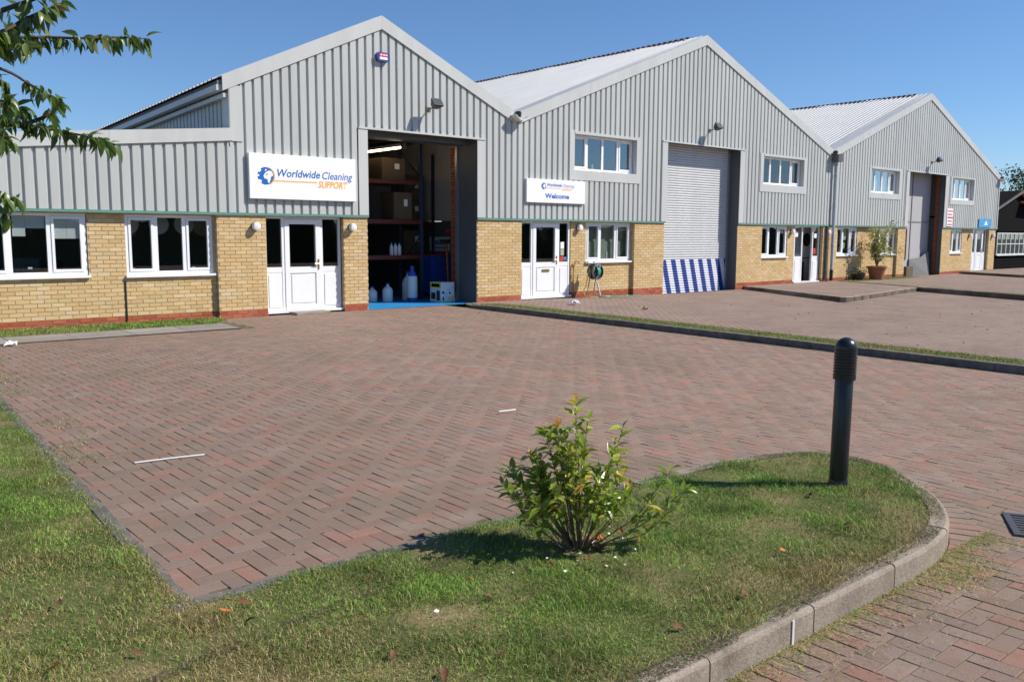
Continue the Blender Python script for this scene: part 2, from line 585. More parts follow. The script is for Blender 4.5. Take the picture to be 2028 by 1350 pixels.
def pnoise(x, y, s, seed=0):
    """smooth pseudo noise 0..1"""
    r = np.random.default_rng(100 + seed)
    t = np.zeros_like(np.asarray(x, float))
    for k in range(7):
        a = r.uniform(0, 2 * math.pi)
        f = s * r.uniform(0.6, 1.9)
        t = t + np.sin(f * (np.cos(a) * x + np.sin(a) * y) + r.uniform(0, 6.28) + 1.3 * np.sin(0.7 * f * (np.sin(a) * x - np.cos(a) * y)))
    return 0.5 + t / 7.0 * 0.9
def in_poly(px, py, poly):
    px = np.asarray(px, float); py = np.asarray(py, float)
    ins = np.zeros(px.shape, bool)
    n = len(poly)
    for i in range(n):
        x1, y1 = poly[i]; x2, y2 = poly[(i + 1) % n]
        c = ((y1 > py) != (y2 > py)) & (px < (x2 - x1) * (py - y1) / (y2 - y1 + 1e-12) + x1)
        ins ^= c
    return ins
def grid_sheet(name, mat, x0, x1, y0, y1, step, hf, kind='structure', parent=None, hole=None):
    xs = np.linspace(x0, x1, max(2, int((x1 - x0) / step) + 1))
    ys = np.linspace(y0, y1, max(2, int((y1 - y0) / step) + 1))
    Xg, Yg = np.meshgrid(xs, ys)
    Z = hf(Xg, Yg)
    m = MB()
    m.v = list(zip(Xg.ravel().tolist(), Yg.ravel().tolist(), np.asarray(Z).ravel().tolist()))
    n = len(xs)
    for j in range(len(ys) - 1):
        for i in range(n - 1):
            if hole is None or not hole(0.5 * (xs[i] + xs[i + 1]), 0.5 * (ys[j] + ys[j + 1])):
                m.f.append((j * n + i, j * n + i + 1, (j + 1) * n + i + 1, (j + 1) * n + i))
    o = m.build(name, mat, parent, smooth=True)
    return tag(o, kind=kind) if parent is None else o
def catmull(pts, n=6):
    out = []
    P = [Vector((*p, 0)) if len(p) == 2 else Vector(p) for p in pts]
    for i in range(len(P) - 1):
        p0, p1, p2, p3 = P[max(i - 1, 0)], P[i], P[i + 1], P[min(i + 2, len(P) - 1)]
        for k in range(n):
            t = k / n
            out.append(0.5 * ((2 * p1) + (p2 - p0) * t + (2 * p0 - 5 * p1 + 4 * p2 - p3) * t * t + (3 * p1 - p0 - 3 * p2 + p3) * t ** 3))
    out.append(P[-1])
    return out

g = MB().box(-900, 900, -900, 900, -0.5, -0.3).build('ground', 'far_ground')
tag(g, 'rough ground reaching the horizon', None, None, 'structure')

# ------------------------------------------------------------------ kerb outline of the lawn island
curve_ctrl = [(4.3, -14.95), (4.75, -14.94), (5.2, -14.84), (5.62, -14.60), (6.0, -14.24), (6.24, -13.82), (6.16, -13.45), (5.85, -13.24), (5.4, -13.13), (4.9, -13.08), (4.4, -13.06)]
outer = [Vector((-5.0, -14.95, 0))] + catmull(curve_ctrl, 5)
def offset_path(path, d):
    res = []
    for i, p in enumerate(path):
        a = path[max(i - 1, 0)]; b_ = path[min(i + 1, len(path) - 1)]
        t = (b_ - a).normalized()
        res.append(p + Vector((-t.y, t.x, 0)) * d)      # +d to the left of travel (inside)
    return res
island_poly = [(p.x, p.y) for p in outer] + [(-5.0, -13.06)]
def outside_ring(d):
    q = offset_path(outer, -d)
    return [(p.x, p.y) for p in q] + [(-5.0, -13.06)]
soldier_poly = [(p.x, p.y) for p in offset_path(outer, -0.13) if not (p.y > -13.35 and p.x < 6.2)] + [(p.x, p.y) for p in offset_path(outer, 0.05) if (p.y > -13.35 and p.x < 6.2)] + [(-5.0, -13.06)]

# ------------------------------------------------------------------ block paving in front of the nearest unit
bed = grid_sheet('block_paving', 'joint_sand', -5.0, 12.5, -21.0, 0.0, 0.35, lambda X, Y: h1(X, Y) - 0.0042)
pav_cols = np.array([(0.290, 0.205, 0.170), (0.270, 0.205, 0.172), (0.255, 0.208, 0.178), (0.315, 0.190, 0.155), (0.240, 0.205, 0.178), (0.275, 0.212, 0.178), (0.34, 0.190, 0.152)])
pav_w = np.array([0.24, 0.24, 0.18, 0.10, 0.10, 0.10, 0.04])
def paver_mesh(m, quad, zf, col, chamfer=True, dz=0.0, tilt=(0, 0)):
    """quad: 4 xy corners counter-clockwise"""
    q = [Vector((x, y, 0)) for x, y in quad]
    c = sum(q, Vector((0, 0, 0))) / 4
    def z(p):
        return float(zf(p.x, p.y)) + dz + tilt[0] * (p.x - c.x) + tilt[1] * (p.y - c.y)
    if chamfer:
        ins = []
        for p in q:
            d = c - p
            L = d.length
            ins.append(p + d * min(0.3, 0.0042 / max(L, 0.01)))
        v = [(p.x, p.y, z(p)) for p in ins] + [(p.x, p.y, z(p) - 0.002) for p in q] + [(p.x, p.y, z(p) - 0.05) for p in q]
        f = [(0, 1, 2, 3)]
        for k in (0, 4):
            for i in range(4):
                j = (i + 1) % 4
                f.append((k + i, k + 4 + i, k + 4 + j, k + j))
    else:
        v = [(p.x, p.y, z(p)) for p in q] + [(p.x, p.y, z(p) - 0.03) for p in q]
        f = [(0, 1, 2, 3)]
        for i in range(4):
            j = (i + 1) % 4
            f.append((i, i + 4, j + 4, j))
    m.add(v, f, col)
def pav_color(x, y):
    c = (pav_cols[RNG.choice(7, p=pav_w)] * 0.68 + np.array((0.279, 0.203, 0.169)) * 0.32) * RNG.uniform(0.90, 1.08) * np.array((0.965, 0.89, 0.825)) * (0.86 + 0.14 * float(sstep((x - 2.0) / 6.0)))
    return tuple(c)
pavers = []
U = 0.1
x_lo, x_hi, y_lo, y_hi = -4.0, 12.40, -20.0, -0.03
for i in range(int(x_lo / U) - 1, int(x_hi / U) + 2):
    for j in range(int(y_lo / U) - 1, int(y_hi / U) + 2):
        k = (i - j) % 4
        if k == 0:
            r = [i * U, (i + 2) * U, j * U, (j + 1) * U]
        elif k == 3:
            r = [i * U, (i + 1) * U, j * U, (j + 2) * U]
        else:
            continue
        cx, cy = (r[0] + r[1]) / 2, (r[2] + r[3]) / 2
        r[1] = min(r[1], x_hi); r[3] = min(r[3], y_hi if cx > 6.75 else -2.02)
        if cy > -13.06:
            lx = float(lawn_x(cy)) + 0.03
            r[0] = max(r[0], lx)
            if cx < 4.45 and cy < -12.7:
                r[2] = max(r[2], -13.06)
        if r[1] - r[0] < 0.014 or r[3] - r[2] < 0.014:
            continue
        if cy <= -13.06 and cx < 4.45 and cy > -14.95 - 0.13:
            continue
        pavers.append(r)
pa = np.array(pavers)
cxs, cys = (pa[:, 0] + pa[:, 1]) / 2, (pa[:, 2] + pa[:, 3]) / 2
keep = ~in_poly(cxs, cys, soldier_poly)
pa, cxs, cys = pa[keep], cxs[keep], cys[keep]
quads = []
G_ = 0.0025
for r in pa:
    G_ = float(RNG.uniform(0.0010, 0.0034))
    quads.append([(r[0] + G_, r[2] + G_), (r[1] - G_, r[2] + G_), (r[1] - G_, r[3] - G_), (r[0] + G_, r[3] - G_)])
# radial course that follows the kerb
sold_in = offset_path(outer, -0.006)
sold_out = offset_path(outer, -0.208)
def resample(path, step):
    L = [0.0]
    for a, b_ in zip(path, path[1:]):
        L.append(L[-1] + (b_ - a).length)
    n = int(L[-1] / step)
    res = []
    k = 0
    for i in range(n + 1):
        s = L[-1] * i / n
        while k < len(L) - 2 and L[k + 1] < s:
            k += 1
        t = (s - L[k]) / (L[k + 1] - L[k])
        res.append((k, t))
    return res
sold_ids = set()
for (ka, ta), (kb, tb) in zip(resample(outer, 0.104), resample(outer, 0.104)[1:]):
    def at(path, k, t):
        return path[k].lerp(path[k + 1], t)
    a0, a1 = at(sold_in, ka, ta), at(sold_in, kb, tb)
    b0, b1 = at(sold_out, ka, ta), at(sold_out, kb, tb)
    if a0.x > 4.5 and a0.y > -13.2:
        continue
    if a0.x < -3.5:
        continue
    e = 0.045
    sold_ids.add(len(quads))
    quads.append([tuple((b0.lerp(b1, e))[:2]), tuple((b0.lerp(b1, 1 - e))[:2]), tuple((a0.lerp(a1, 1 - e))[:2]), tuple((a0.lerp(a1, e))[:2])])
qc = np.array([np.mean(np.array(q), axis=0) for q in quads])
pz = h1(qc[:, 0], qc[:, 1])
px, py, pd = proj(np.column_stack([qc, pz]))
vis = (px > 10) & (px < 2018) & (py > 0) & (py < 1340) & (pd > 0)
score = np.where(vis, pd, 1e6)
order = np.argsort(score)
single = set(order[:300].tolist())
fld = MB()
for n, q in enumerate(quads):
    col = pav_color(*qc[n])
    dz = RNG.normal(0, 0.0008) + (0.005 if n in sold_ids else 0.0)
    tl = (RNG.normal(0, 0.006), RNG.normal(0, 0.006))
    if n in single:
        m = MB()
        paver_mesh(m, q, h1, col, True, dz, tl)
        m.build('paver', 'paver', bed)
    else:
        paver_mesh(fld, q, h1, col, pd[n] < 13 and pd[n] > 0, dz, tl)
o = fld.build('paver_field', 'paver', bed)
o['kind'] = 'stuff'

# ------------------------------------------------------------------ other paved yards
tag(grid_sheet('neighbour_yard', 'far_paving', 13.1, 60.0, -28.0, 0.0, 1.0, h2), kind='structure')
tag(grid_sheet('far_road', 'far_paving', -40.0, 90.0, -34.0, -20.9, 4.0, lambda X, Y: X * 0 - 0.14), kind='structure')
rd = MB().hprism([(13.0, -21.0), (12.4, -21.0), (12.4, -14.5), (13.0, -14.5)], -0.3, -0.14).build('road_edge', 'far_paving')
tag(rd, kind='structure')
p3 = [(24.75, 0.0), (24.4, -0.5), (22.2, -5.0), (28.6, -4.0), (27.3, -7.6), (24.3, -16.0), (60, -16.0), (60, 0.0)]
tag(MB().hprism(p3, -0.3, 0.035).build('raised_yard', 'far_paving'), kind='structure')
p4 = [(41.6, 0.0), (41.0, -0.35), (39.2, -3.6), (36.5, -9.0), (60, -9.0), (60, 0.0)]
tag(MB().hprism(p4, -0.3, 0.13).build('far_raised_yard', 'far_paving'), kind='structure')

# ------------------------------------------------------------------ kerbs and edgings
def kerb_run(root, path, width_in, top, bottom, step, mat='concrete_old', gap=0.006, name='kerb_stone', side=1, top_fn=None, b=0.018):
    """stones along a path (outer face on the path), each its own object"""
    inn = offset_path(path, width_in * side)
    # cut into stones
    L = [0.0]
    for a, c in zip(path, path[1:]):
        L.append(L[-1] + (c - a).length)
    n = max(1, round(L[-1] / step))
    def at(P, s):
        s = min(max(s, 0), L[-1])
        k = 0
        while k < len(L) - 2 and L[k + 1] < s:
            k += 1
        return P[k].lerp(P[k + 1], (s - L[k]) / (L[k + 1] - L[k]))
    for i in range(n):
        s0, s1 = L[-1] * i / n + gap / 2, L[-1] * (i + 1) / n - gap / 2
        ss = [s0] + [x for x in L if s0 + 0.02 < x < s1 - 0.02] + [s1]
        m = MB()
        dz = random.uniform(-0.004, 0.004)
        for s in ss:
            po, pi = at(path, s), at(inn, s)
            d = (pi - po).normalized()
            zt = (top_fn(po.x, po.y) if top_fn else top) + dz
            zb = bottom
            for (p, z) in ((po, zb), (po, zt - b), (po + d * b * 0.3, zt - b * 0.3), (po + d * b, zt), (pi, zt), (pi, zb)):
                m.v.append((p.x, p.y, z))
        for k in range(len(ss) - 1):
            for e in range(6):
                e2 = (e + 1) % 6
                m.f.append((k * 6 + e, k * 6 + e2, (k + 1) * 6 + e2, (k + 1) * 6 + e))
        m.f.append(tuple(range(5, -1, -1)))
        m.f.append(tuple((len(ss) - 1) * 6 + e for e in range(6)))
        m.build(name, mat, root)
def empty_struct(name, loc):
    o = bpy.data.objects.new(name, None)
    COL.objects.link(o)
    o.location = loc
    o['kind'] = 'structure'
    return o
kr = empty_struct('kerb', (2, -14.95, 0))
kerb_run(kr, outer, 0.105, 0.012, -0.3, 0.78, 'concrete_old', gap=0.010)
# flush edging between lawn and paving
er = empty_struct('lawn_edging', (1.4, -13, 0))
kerb_run(er, [Vector((4.4, -13.06, 0)), Vector((3.0, -13.06, 0)), Vector((1.30, -13.05, 0))], 0.085, 0.007, -0.2, 0.9, 'edging_old_kerb_shade', name='edging_stone', b=0.008)
kerb_run(er, [Vector((float(lawn_x(-13.0)) + 0.03, -13.052, 0)), Vector((float(lawn_x(-8)) + 0.03, -8, 0)), Vector((float(lawn_x(-2.1)) + 0.03, -2.1, 0))], 0.085, 0.009, -0.2, 0.9, 'edging_old_kerb_shade', name='edging_stone', b=0.008)
# long kerb between the two yards
lk = empty_struct('yard_kerb', (12.45, -7, 0))
def lk_top(x, y):
    t = min(1.0, max(0.0, (-0.2 - y) / 1.6))
    return float(h1(12.4, y)) * 0.95 + 0.03 + 0.075 * t
lk_path = [Vector((12.45 + 0.75 * max(0, (y + 1.3) / 1.3) ** 2 if y > -1.3 else 12.45, y, 0)) for y in np.linspace(0.0, -20.5, 42)]
kerb_run(lk, lk_path, 0.12, 0, -0.3, 0.915, 'edging_old_kerb_shade', side=1, top_fn=lk_top)  # dark concrete puts the shade of the kerb's side face into its colour
kerb_run(lk, [Vector((13.1, y, 0)) for y in np.linspace(-1.2, -20.5, 20)], 0.05, 0, -0.3, 0.915, 'edging_old_kerb_shade', side=1, top_fn=lambda x, y: lk_top(12.5, y) - 0.02, name='edging_stone', b=0.006)
sm = grid_sheet('verge_strip', 'turf', 12.56, 13.11, -20.5, -0.9, 0.27, lambda X, Y: np.vectorize(lk_top)(X, Y) - 0.012)
# kerbs of the far yards
fk = empty_struct('far_kerb', (22, -5, 0))
def vpath(pts):
    return [Vector((x, y, 0)) for x, y in pts]
kerb_run(fk, vpath([(24.4, -0.5), (23.3, -2.75), (22.2, -5.0)]), 0.12, 0.05, -0.3, 0.9, side=1)
kerb_run(fk, vpath([(22.2, -5.0), (25.4, -4.5), (28.6, -4.0)]), 0.16, 0.045, -0.3, 0.9, side=1)
kerb_run(fk, vpath([(28.6, -4.0), (27.3, -7.6), (25.8, -11.8), (24.3, -16.0)]), 0.12, 0.06, -0.3, 0.9, side=1)
kerb_run(fk, vpath([(41.0, -0.35), (39.2, -3.6), (36.5, -9.0)]), 0.12, 0.15, -0.3, 0.9, side=1)
for nm, a, b_, w in (('far_verge', (28.75, -4.1), (27.45, -7.6), 0.5), ('far_verge', (30.3, -0.35), (28.85, -3.9), 0.35), ('far_verge', (27.45, -7.6), (24.45, -16.0), 0.5)):
    tag(MB().hprism([a, b_, (b_[0] + w, b_[1]), (a[0] + w, a[1])], -0.1, 0.05).build(nm, 'turf'), kind='structure')
tag(MB().hprism([(30.6, -0.75), (36.0, -0.7), (36.0, -0.03), (30.6, -0.03)], -0.1, 0.042).build('far_verge', 'turf'), kind='structure')

# concrete slabs and narrow lawn below the office windows
sp = empty_struct('slab_path', (3, -1.6, 0))
xx = -1.6
sm_i = 0
while xx < 6.45:
    w = 0.9
    m = MB()
    cc = tuple(np.array((0.27, 0.245, 0.215)) * random.uniform(0.9, 1.1))
    for (ya, yb) in ((-1.99, -1.56), (-1.55, -1.13)):
        mm = MB()
        paver_mesh(mm, [(xx + 0.006, ya), (xx + w - 0.006, ya), (xx + w - 0.006, yb), (xx + 0.006, yb)], lambda X, Y: 0.022, tuple(np.array(cc) * random.uniform(0.93, 1.07)), True, random.uniform(-0.004, 0.004))
        mm.build('slab', 'slab', sp)
    xx += w
tag(MB().hprism([(-2, -2.0), (6.5, -2.0), (6.5, -1.12), (-2, -1.12)], -0.2, 0.012).build('slab_bed', 'soil'), kind='structure')
tag(MB().hprism([(-2, -1.12), (6.4, -1.12), (6.95, -0.35), (6.95, 0.12), (-2, 0.12)], -0.2, 0.02).build('wall_foot_verge', 'turf'), kind='structure')

# ------------------------------------------------------------------ lawns
lawn_pts = [(-6.0, -2.0), (-6.0, -14.83)] + [(p.x, p.y) for p in offset_path(outer, 0.11)[1:]] + [(4.4, -13.13), (1.40, -13.13), (float(lawn_x(-13.0)) - 0.03, -12.95), (float(lawn_x(-8)) - 0.03, -8.0), (float(lawn_x(-2.1)) - 0.03, -2.1)]
lawn = MB().hprism(lawn_pts, -0.25, 0.006).build('lawn', 'turf')
tag(lawn, kind='structure')

def blades(name, X, Y, Z, hgt, wid, cols, lean, label, seg2=True):
    n = len(X)
    a = RNG.uniform(0, 2 * math.pi, n)
    la = RNG.uniform(0, 2 * math.pi, n)
    ln = np.tan(np.clip(RNG.normal(lean[0], lean[1], n), 0.05, 1.35))
    hx, hy = np.cos(la) * ln, np.sin(la) * ln
    k = 1.0 / np.sqrt(1 + ln ** 2)
    hz = hgt * k
    wx, wy = np.cos(a) * wid / 2, np.sin(a) * wid / 2
    V = np.zeros((n, 5, 3), dtype=np.float32)
    V[:, 0] = np.column_stack([X - wx, Y - wy, Z])
    V[:, 1] = np.column_stack([X + wx, Y + wy, Z])
    mx, my, mz = X + hx * hz * 0.35, Y + hy * hz * 0.35, Z + hz * 0.62
    V[:, 2] = np.column_stack([mx + wx * 0.75, my + wy * 0.75, mz])
    V[:, 3] = np.column_stack([mx - wx * 0.75, my - wy * 0.75, mz])
    V[:, 4] = np.column_stack([X + hx * hz, Y + hy * hz, Z + hz * 0.92])
    me = bpy.data.meshes.new(name)
    me.vertices.add(n * 5)
    me.vertices.foreach_set('co', V.ravel())
    base = (np.arange(n) * 5)[:, None]
    loops = np.concatenate([base + np.array([[0, 1, 2, 3]]), base + np.array([[3, 2, 4]])], axis=1).ravel()
    me.loops.add(n * 7)
    me.loops.foreach_set('vertex_index', loops.astype(np.int32))
    me.polygons.add(n * 2)
    st = (np.arange(n) * 7)[:, None] + np.array([[0, 4]])
    me.polygons.foreach_set('loop_start', st.ravel().astype(np.int32))
    me.polygons.foreach_set('loop_total', np.tile([4, 3], n).astype(np.int32))
    me.update(calc_edges=True)
    ca = me.color_attributes.new('tint', 'FLOAT_COLOR', 'POINT')
    arr = np.ones((n, 5, 4), dtype=np.float32)
    arr[:, :, :3] = cols[:, None, :]
    ca.data.foreach_set('color', arr.ravel())
    me.materials.append(MATS['grass'])
    me.validate()
    o = bpy.data.objects.new(name, me)
    COL.objects.link(o)
    return tag(o, label, 'grass', None, 'stuff')
GREEN = np.array([(0.145, 0.265, 0.036), (0.20, 0.33, 0.055), (0.27, 0.38, 0.085), (0.075, 0.15, 0.024)])
DRY = np.array([(0.46, 0.35, 0.165), (0.58, 0.47, 0.25), (0.34, 0.245, 0.11), (0.32, 0.29, 0.09)])
def grass_cols(X, Y, dry):
    n = len(X)
    c = GREEN[RNG.integers(0, 4, n)] * RNG.uniform(0.6, 1.5, (n, 1))
    d = DRY[RNG.integers(0, 4, n)] * RNG.uniform(0.55, 1.25, (n, 1))
    c *= np.clip(0.62 + 0.75 * pnoise(X, Y, 9.0, 21), 0.4, 1.5)[:, None]
    m = RNG.uniform(0, 1, n) < dry
    c[m] = d[m]
    return c
def scatter(x0, x1, y0, y1, dens, test):
    n = int((x1 - x0) * (y1 - y0) * dens)
    X = RNG.uniform(x0, x1, n); Y = RNG.uniform(y0, y1, n)
    k = test(X, Y)
    return X[k], Y[k]
shrub_xy = (3.24, -13.72)
lawn_in = [(-6.0, -2.0), (-6.0, -14.88)] + [(p.x, p.y) for p in offset_path(outer, 0.045)[1:]] + [(4.4, -13.10), (1.42, -13.10), (float(lawn_x(-13.0)), -12.95), (float(lawn_x(-8)), -8.0), (float(lawn_x(-2.1)), -2.1)]
def lawn_test(X, Y):
    ok = in_poly(X, Y, lawn_in)
    px, py, d = proj(np.column_stack([X, Y, X * 0]))
    infr = (px > -120) & (px < 2150) & (py < 1500) & (d > 0.5)
    p = np.clip((4.2 / np.maximum(d, 1)) ** 1.25, 0.10, 1.0)
    p = np.where(infr, p, 0.10)
    r = np.hypot(X - shrub_xy[0], (Y - shrub_xy[1]) * 1.2)
    p = p * np.clip((r - 0.08) / 0.35, 0.12, 1.0)
    # thin, worn patches
    p = p * np.clip(0.2 + 1.5 * pnoise(X, Y, 5.5, 3), 0.18, 1.0)
    return ok & (RNG.uniform(0, 1, len(X)) < p)
X, Y = scatter(-4.0, 6.3, -14.9, -2.1, 24000, lawn_test)
dry = 0.08 + 0.56 * sstep((pnoise(X, Y, 2.1, 1) - 0.42) / 0.30) * (0.35 + 0.65 * pnoise(X, Y, 6.5, 2))
edge = np.exp(-np.abs(Y + 14.84) / 0.14) + np.where((Y < -12.0) & (X < 2.6), np.exp(-np.hypot(X - 1.3, Y + 13.2) / 0.55), 0) + np.where(Y < -9.5, np.exp(-np.abs(X - lawn_x(Y)) / 0.09) * 0.8, 0)
dry = np.clip(dry + 0.6 * edge - 0.30 * sstep((Y + 11.8) / 1.5) - 0.22 * sstep((X - 3.6) / 0.9) * (Y > -14.55), 0.03, 0.92)
hg = RNG.uniform(0.016, 0.044, len(X)) * (0.45 + 1.15 * np.clip(pnoise(X, Y, 7.0, 5), 0.02, 1.0) ** 1.5)
blades('lawn_grass', X, Y, X * 0 + 0.008, hg, RNG.uniform(0.0020, 0.0040, len(X)), grass_cols(X, Y, dry), (0.95, 0.32), 'short mown lawn, part green and part dried to straw')
def strip_grass(name, x0, x1, y0, y1, dens, zf, label, drym, hmul=1.0, test=None):
    X, Y = scatter(x0, x1, y0, y1, dens, test or (lambda X, Y: np.ones(len(X), bool)))
    d = np.clip(drym + 0.5 * (pnoise(X, Y, 2.0, 8) - 0.5), 0.02, 0.95)
    blades(name, X, Y, zf(X, Y), RNG.uniform(0.03, 0.07, len(X)) * hmul, RNG.uniform(0.004, 0.009, len(X)), grass_cols(X, Y, d), (0.6, 0.3), label)
strip_grass('verge_grass', 12.58, 13.08, -16.5, -1.0, 4200, lambda X, Y: np.interp(-Y, [-0.5] + [0.5 * k for k in range(1, 60)], [lk_top(12.5, 0.5)] + [lk_top(12.5, -0.5 * k) for k in range(1, 60)]) - 0.014, 'narrow grass verge behind the long kerb between the yards', 0.5, 0.8)
strip_grass('wall_foot_grass', -1.5, 6.9, -1.11, 0.08, 2600, lambda X, Y: X * 0 + 0.018, 'thin strip of grass at the foot of the office wall', 0.25, 0.8, lambda X, Y: (X < 6.35) | (Y > -0.35 - (6.95 - X) * 1.4))
strip_grass('far_verge_grass', 30.6, 36.0, -0.74, -0.05, 900, lambda X, Y: X * 0 + 0.04, 'grass along the foot of the third unit wall', 0.3, 1.0)
# weeds in the paving joints by the lawn and grass cuttings swept against the kerb
def weeds_test(X, Y):
    return (pnoise(X, Y, 3.1, 12) > 0.52) & (RNG.uniform(0, 1, len(X)) < np.clip(1.1 - (X - lawn_x(Y)) / 0.5, 0, 1))
X, Y = scatter(1.5, 2.7, -10.2, -3.0, 2600, weeds_test)
blades('joint_weeds', X, Y, h1(X, Y) - 0.004, RNG.uniform(0.01, 0.035, len(X)), RNG.uniform(0.004, 0.008, len(X)), grass_cols(X, Y, np.full(len(X), 0.35)), (0.9, 0.3), 'patchy weeds growing in the paving joints beside the lawn')
X, Y = scatter(1.5, 5.6, -15.45, -14.9, 26000, lambda X, Y: ~in_poly(X, Y, island_poly) & (RNG.uniform(0, 1, len(X)) < np.exp(-(-14.95 - Y) / 0.07) * 0.85 + 0.75 * np.exp(-(((X - 4.78) / 0.22) ** 2 + ((Y + 15.1) / 0.10) ** 2)) + 0.02))
blades('grass_cuttings', X, Y, h1(X, Y) + 0.008, RNG.uniform(0.015, 0.045, len(X)), RNG.uniform(0.002, 0.004, len(X)), grass_cols(X, Y, np.full(len(X), 0.6)) * 1.2, (1.30, 0.06), 'dry grass cuttings swept against the foot of the kerb')

# dirt, dead grass and moss gathered on the kerb top
kin = [(p.x, p.y) for p in offset_path(outer, 0.022)] + [(-5.0, -14.7)]
kinn = [(p.x, p.y) for p in offset_path(outer, 0.12)] + [(-5.0, -14.7)]
X, Y = scatter(-1.0, 6.3, -14.95, -13.05, 26000, lambda X, Y: in_poly(X, Y, kin) & ~in_poly(X, Y, kinn) & (RNG.uniform(0, 1, len(X)) < np.clip(2.2 * pnoise(X, Y, 6.0, 31) - 0.45, 0.05, 1)))
dc = np.array([(0.17, 0.135, 0.085), (0.11, 0.095, 0.06), (0.24, 0.19, 0.11), (0.10, 0.12, 0.04)])[RNG.integers(0, 4, len(X))]
blades('kerb_debris', X, Y, X * 0 + 0.0125, RNG.uniform(0.008, 0.028, len(X)), RNG.uniform(0.002, 0.005, len(X)), dc, (1.28, 0.08), 'dead grass and dirt gathered along the top of the kerb')
# grit and crumbs lying on the paving
def grit(name, x0, x1, y0, y1, n, hf, smin, smax, label):
    m = MB()
    for _ in range(n):
        x, y = RNG.uniform(x0, x1), RNG.uniform(y0, y1)
        if x < float(lawn_x(y)) + 0.1 or bool(in_poly([x], [y], soldier_poly)[0]):
            continue
        s = RNG.uniform(smin, smax)
        z = float(hf(x, y))
        a = RNG.uniform(0, 6.28)
        pts = [(x + s * math.cos(a + k * 2.09) * RNG.uniform(.6, 1.2), y + s * math.sin(a + k * 2.09) * RNG.uniform(.6, 1.2), z) for k in range(3)]
        col = [(0.05, 0.04, 0.03), (0.30, 0.27, 0.22), (0.16, 0.10, 0.05), (0.12, 0.13, 0.05)][RNG.integers(0, 4)]
        m.add(pts + [(x, y, z + s * RNG.uniform(.3, .8))], [(0, 1, 3), (1, 2, 3), (2, 0, 3)], col)
    o = m.build(name, 'slab')
    return tag(o, label, 'grit', None, 'stuff')
grit('yard_grit', 1.6, 12.2, -15.8, -0.4, 900, h1, 0.004, 0.012, 'scattered crumbs and bits of leaf on the block paving')
grit('yard_grit', 13.3, 27.0, -14.0, -0.4, 180, h2, 0.010, 0.030, 'scattered crumbs and dead leaves on the second yard')
# ------------------------------------------------------------------ buildings
BR_H, BR_P, BR_L = 0.065, 0.075, 0.215
YEL = np.array([(0.61, 0.435, 0.215), (0.60, 0.42, 0.20), (0.63, 0.46, 0.24), (0.59, 0.405, 0.19), (0.64, 0.485, 0.28)])
RED = np.array([(0.40, 0.105, 0.055), (0.36, 0.09, 0.045), (0.44, 0.13, 0.07)])
Z_RED = 0.145
class BrickSet:
    """collects the bricks of one unit, then builds the largest ones singly"""
    def __init__(self, n):
        self.n, self.items = n, []
    def wall(self, root, xa, xb, Y, holes=(), zb=-0.15, zt=2.062):
        xs = sorted({xa, xb} | {min(max(v, xa), xb) for h in holes for v in h[:2]})
        m = MB()
        for a, b_ in zip(xs, xs[1:]):
            if b_ - a < 0.01:
                continue
            zr = [(zb, zt)]
            for h in holes:
                if h[0] < (a + b_) / 2 < h[1]:
                    nz = []
                    for z0, z1 in zr:
                        if h[2] > z0: nz.append((z0, min(h[2], z1)))
                        if h[3] < z1: nz.append((max(h[3], z0), z1))
                    zr = nz
            ea = 0.004 if (a in (xa,) or any(abs(a - v) < 1e-6 for h in holes for v in h[:2])) else 0
            eb = 0.004 if (b_ in (xb,) or any(abs(b_ - v) < 1e-6 for h in holes for v in h[:2])) else 0
            for z0, z1 in zr:
                m.box(a + ea, b_ - eb, Y + 0.007, Y + 0.112, z0, z1 - 0.004 if z1 < zt else z1)
        w = m.build('wall', 'mortar', root)
        k0 = int(math.floor((zb - Z_RED) / BR_P))
        for k in range(k0, 40):
            z0 = Z_RED + k * BR_P + 0.005
            z1 = z0 + BR_H
            if z0 > zt - 0.02:
                break
            if z1 < zb + 0.02:
                continue
            z1 = min(z1, zt)
            iv = [(xa, xb)]
            zc = (z0 + z1) / 2
            for h in holes:
                if h[2] < zc < h[3]:
                    ni = []
                    for a, b_ in iv:
                        if h[0] > a: ni.append((a, min(h[0], b_)))
                        if h[1] < b_: ni.append((max(h[1], a), b_))
                    iv = ni
            for a, b_ in iv:
                off = 0.1125 if k % 2 else 0.0
                x = math.floor((a - off) / 0.225) * 0.225 + off
                while x < b_:
                    c0, c1 = max(a, x), min(b_, x + BR_L)
                    if c1 - c0 > 0.03:
                        pal = RED if k < 0 else YEL
                        col = pal[RNG.choice(len(pal))] * RNG.uniform(0.92, 1.07)
                        self.items.append((w, c0, c1, Y, z0, z1, tuple(col), RNG.normal(0, 0.0012)))
                    x += 0.225
        return w
    def finish(self):
        P = np.array([((i[1] + i[2]) / 2, i[3], (i[4] + i[5]) / 2) for i in self.items])
        px, py, d = proj(P)
        size = np.array([i[2] - i[1] for i in self.items])
        sc = np.where((px > 15) & (px < 2015), -(size / d ** 2), 1e9)
        top = set(np.argsort(sc)[:self.n].tolist())
        rest = {}
        for k, (w, c0, c1, Y, z0, z1, col, dy) in enumerate(self.items):
            if k in top:
                m = MB()
            else:
                m = rest.setdefault(w.name, (MB(), w))[0]
            y = Y + dy
            m.add([(c0, y, z0), (c1, y, z0), (c1, y, z1), (c0, y, z1), (c0, Y + 0.10, z0), (c1, Y + 0.10, z0), (c1, Y + 0.10, z1), (c0, Y + 0.10, z1)],
                  [(0, 1, 2, 3), (1, 5, 6, 2), (4, 0, 3, 7), (3, 2, 6, 7), (4, 5, 1, 0)], col)
            if k in top:
                m.build('brick', 'brick', w)
        for m, w in rest.values():
            o = m.build('brickwork', 'brick', w)
            o['kind'] = 'stuff'

